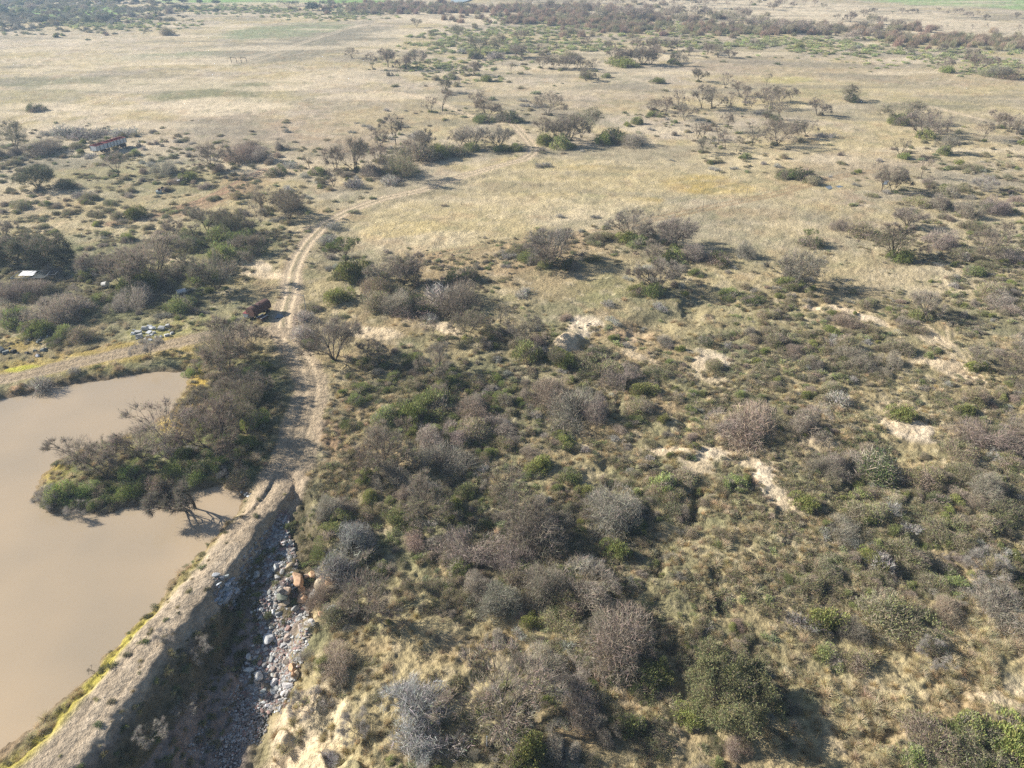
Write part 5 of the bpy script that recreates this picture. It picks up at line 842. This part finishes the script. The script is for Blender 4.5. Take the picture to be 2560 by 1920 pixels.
kinds5 = ['ghost', 'purple', 'green', 'olive', 'dark', 'pale']; off = {}; c_ = 0
for k_ in kinds5: off[k_] = c_; c_ += len(BUSH[k_])
if rest:
    n = len(rest); X_ = np.array([r_[0] for r_ in rest]); Y_ = np.array([r_[1] for r_ in rest]); Z_ = np.array([r_[2] for r_ in rest]); K_ = [r_[4] for r_ in rest]
    pid = np.array([off[k] + int(rng.integers(0, len(BUSH[k]))) for k in K_]); rad = np.array([BUSH[k][p - off[k]]['r'] for k, p in zip(K_, pid)]); S_ = np.array([r_[3] for r_ in rest]) / rad
    stuff('scrub', 'mixed grey and green scrub spread over the plain', kinds5, X_, Y_, Z_, S_, rng.random(n) * 6.28, 1.12 * (1 + rng.normal(size=(n, 1)) * .13) * (1 + rng.normal(size=(n, 3)) * .022), pid)
# low dry bushes and herbs
def field(name, label, kinds, bands, dens_fn, size, seed, tintb=(1, 1, 1)):
    X, Y, S_ = [], [], []
    for i, (y0, y1, dn, sm) in enumerate(bands):
        A_ = (y1 ** 2 - y0 ** 2) * .86 + 44 * (y1 - y0); x, y, r = world_pts(int(A_ * dn), y0, y1, seed + i); px, py, _ = to_px(x, y, .5)
        k = (r.random(len(x)) < dens_fn(px, py, x, y)) & (px > -120) & (px < 2680) & (py > -5) & (py < 2040) & free(x, y, -.3) & (bare(px, py) < .4); X.append(x[k]); Y.append(y[k]); S_.append(r.uniform(*size, k.sum()) * sm)
    X = np.concatenate(X); Y = np.concatenate(Y); S_ = np.concatenate(S_); n = len(X); r = np.random.default_rng(seed + 50); Z = height(X, Y, True) - .03; m = sum(len(BUSH[k]) for k in kinds)
    stuff(name, label, kinds, X, Y, Z, S_, r.random(n) * 6.28, np.array(tintb) * (1 + r.normal(size=(n, 1)) * .16) * (1 + r.normal(size=(n, 3)) * .03), r.integers(0, m, n))
field('undergrowth', 'low brown dry bushes covering the ground between the shrubs', ['brown'], [(24, 90, 5., .75), (90, 160, 2.2, .9), (160, 300, .3, 1.3)], lambda px, py, x, y: np.clip((cover(px, py) - .2) * 1.8 * sstep(.4, .64, fbm(x, y, 6, 3, 95)) + .004, 0, 1), (.45, 1.15), 400)
field('low_herbs', 'low green and olive herbs between the shrubs', ['sage', 'sage', 'brown'], [(24, 90, .9, .8), (90, 160, .5, 1.), (160, 300, .16, 1.4), (300, 620, .06, 2.2)], lambda px, py, x, y: np.clip(((cover(px, py) - .15) * 1.1 + (greenness(px, py) - .12) * .8) * sstep(.42, .66, fbm(x, y, 8, 3, 96)), 0, 1), (.45, 1.2), 440)
TUS = [(2250, 1700, 300, 130, 1), (2060, 1850, 160, 80, .9), (2500, 1600, 120, 120, 1), (1000, 1500, 260, 260, .32), (950, 1840, 120, 100, .4), (1700, 1350, 400, 160, .3), (2350, 1100, 200, 80, .35), (640, 1650, 100, 200, .12)]
def tus(px, py, x, y):
    k = np.full(px.shape, .3) * sstep(135, 85, y)
    for a, b, c, d, s in TUS: k = np.maximum(k, s * np.exp(-(((px - a) / c) ** 2 + ((py - b) / d) ** 2)))
    return k * sstep(.3, .6, fbm(x, y, 4, 3, 97)) * (1 - .5 * cover(px, py))
field('dry_grass', 'pale dry tussock grass', ['tuft'], [(24, 95, 5.0, 1.), (95, 150, 1.6, 1.2)], tus, (.6, 1.5), 480)
# grey green dwarf scrub of the far flats
def flats(px, py, x, y):
    k = np.zeros(px.shape)
    for a, b, c, d in ((1600, 85, 330, 26), (1330, 70, 120, 24), (2000, 112, 260, 18), (2300, 140, 230, 22), (2480, 160, 120, 22), (1200, 110, 160, 34), (1150, 170, 160, 30), (1430, 110, 160, 24), (560, 25, 260, 10), (300, 60, 160, 12), (820, 38, 130, 10), (1700, 110, 200, 20)): k = np.maximum(k, np.exp(-(((px - a) / c) ** 2 + ((py - b) / d) ** 2) ** 1.5))
    return k * .8 * (.2 + .8 * sstep(.35, .55, fbm(x, y, 25, 3, 99)))
field('dwarf_scrub', 'grey green dwarf scrub covering the far flats', ['sage'], [(200, 420, .16, 1.3), (420, 820, .085, 1.9)], flats, (.8, 1.5), 560, (1.35, 1.35, 1.25))
# herbs and dry stalks on the shaded dam slope, a few tufts along the crest
def slope(px, py, x, y):
    dc, tc, sc_ = pdist(x, y, CREST); return np.where((sc_ < 0) & (dc > 2.4) & (dc < 9.5) & (y < 66), .75, np.where((dc < 4.2) & (y < 70), .07 + .15 * ((sc_ > 0) & (dc > 2.4)), 0))
_free = free; free = lambda x, y, m=0: sdpoly(x, y, POND) > -.2
field('slope_herbs', 'dark herbs and dry stalks on the dam slope', ['brown', 'sage', 'tuft'], [(24, 72, 2.6, .8)], slope, (.35, 1.0), 600, (.75, .8, .7))
free = _free
# reeds along the far river
def reeds(px, py, x, y):
    k = np.zeros(px.shape)
    for a, b, c, d in ((1480, 50, 180, 12), (1330, 25, 140, 8), (1000, 20, 140, 9), (2300, 100, 90, 9), (2450, 108, 130, 9), (1900, 76, 300, 10), (1560, 66, 60, 10), (1150, 28, 100, 6), (2540, 110, 60, 14)): k = np.maximum(k, np.exp(-(((px - a) / c) ** 2 + ((py - b) / d) ** 2)))
    return np.clip(k * 1.2, 0, 1)
field('reeds', 'pale pinkish reeds lining the far river', ['reed'], [(240, 860, .05, 1.)], reeds, (1., 2.), 520)
write_labels()

# ------------------------------------------------------------------ haze: one closed box of even air round the whole place
import bmesh as _b
bm = _b.new(); _b.ops.create_cube(bm, size=1); me = bpy.data.meshes.new('haze'); bm.to_mesh(me); bm.free(); hz = bpy.data.objects.new('haze', me); COL.objects.link(hz); hz['kind'] = 'stuff'; hz['label'] = 'thin blue air over the plain'
hz.scale = (36000, 16000, 86); hz.location = (0, 5500, 35)
m = bpy.data.materials.new('haze'); m.use_nodes = True; N = m.node_tree.nodes; N.clear(); out = N.new('ShaderNodeOutputMaterial'); pv = N.new('ShaderNodeVolumePrincipled'); pv.inputs['Color'].default_value = (.52, .72, 1.0, 1); pv.inputs['Density'].default_value = .0003; pv.inputs['Anisotropy'].default_value = .2
m.node_tree.links.new(pv.outputs[0], out.inputs['Volume']); me.materials.append(m)
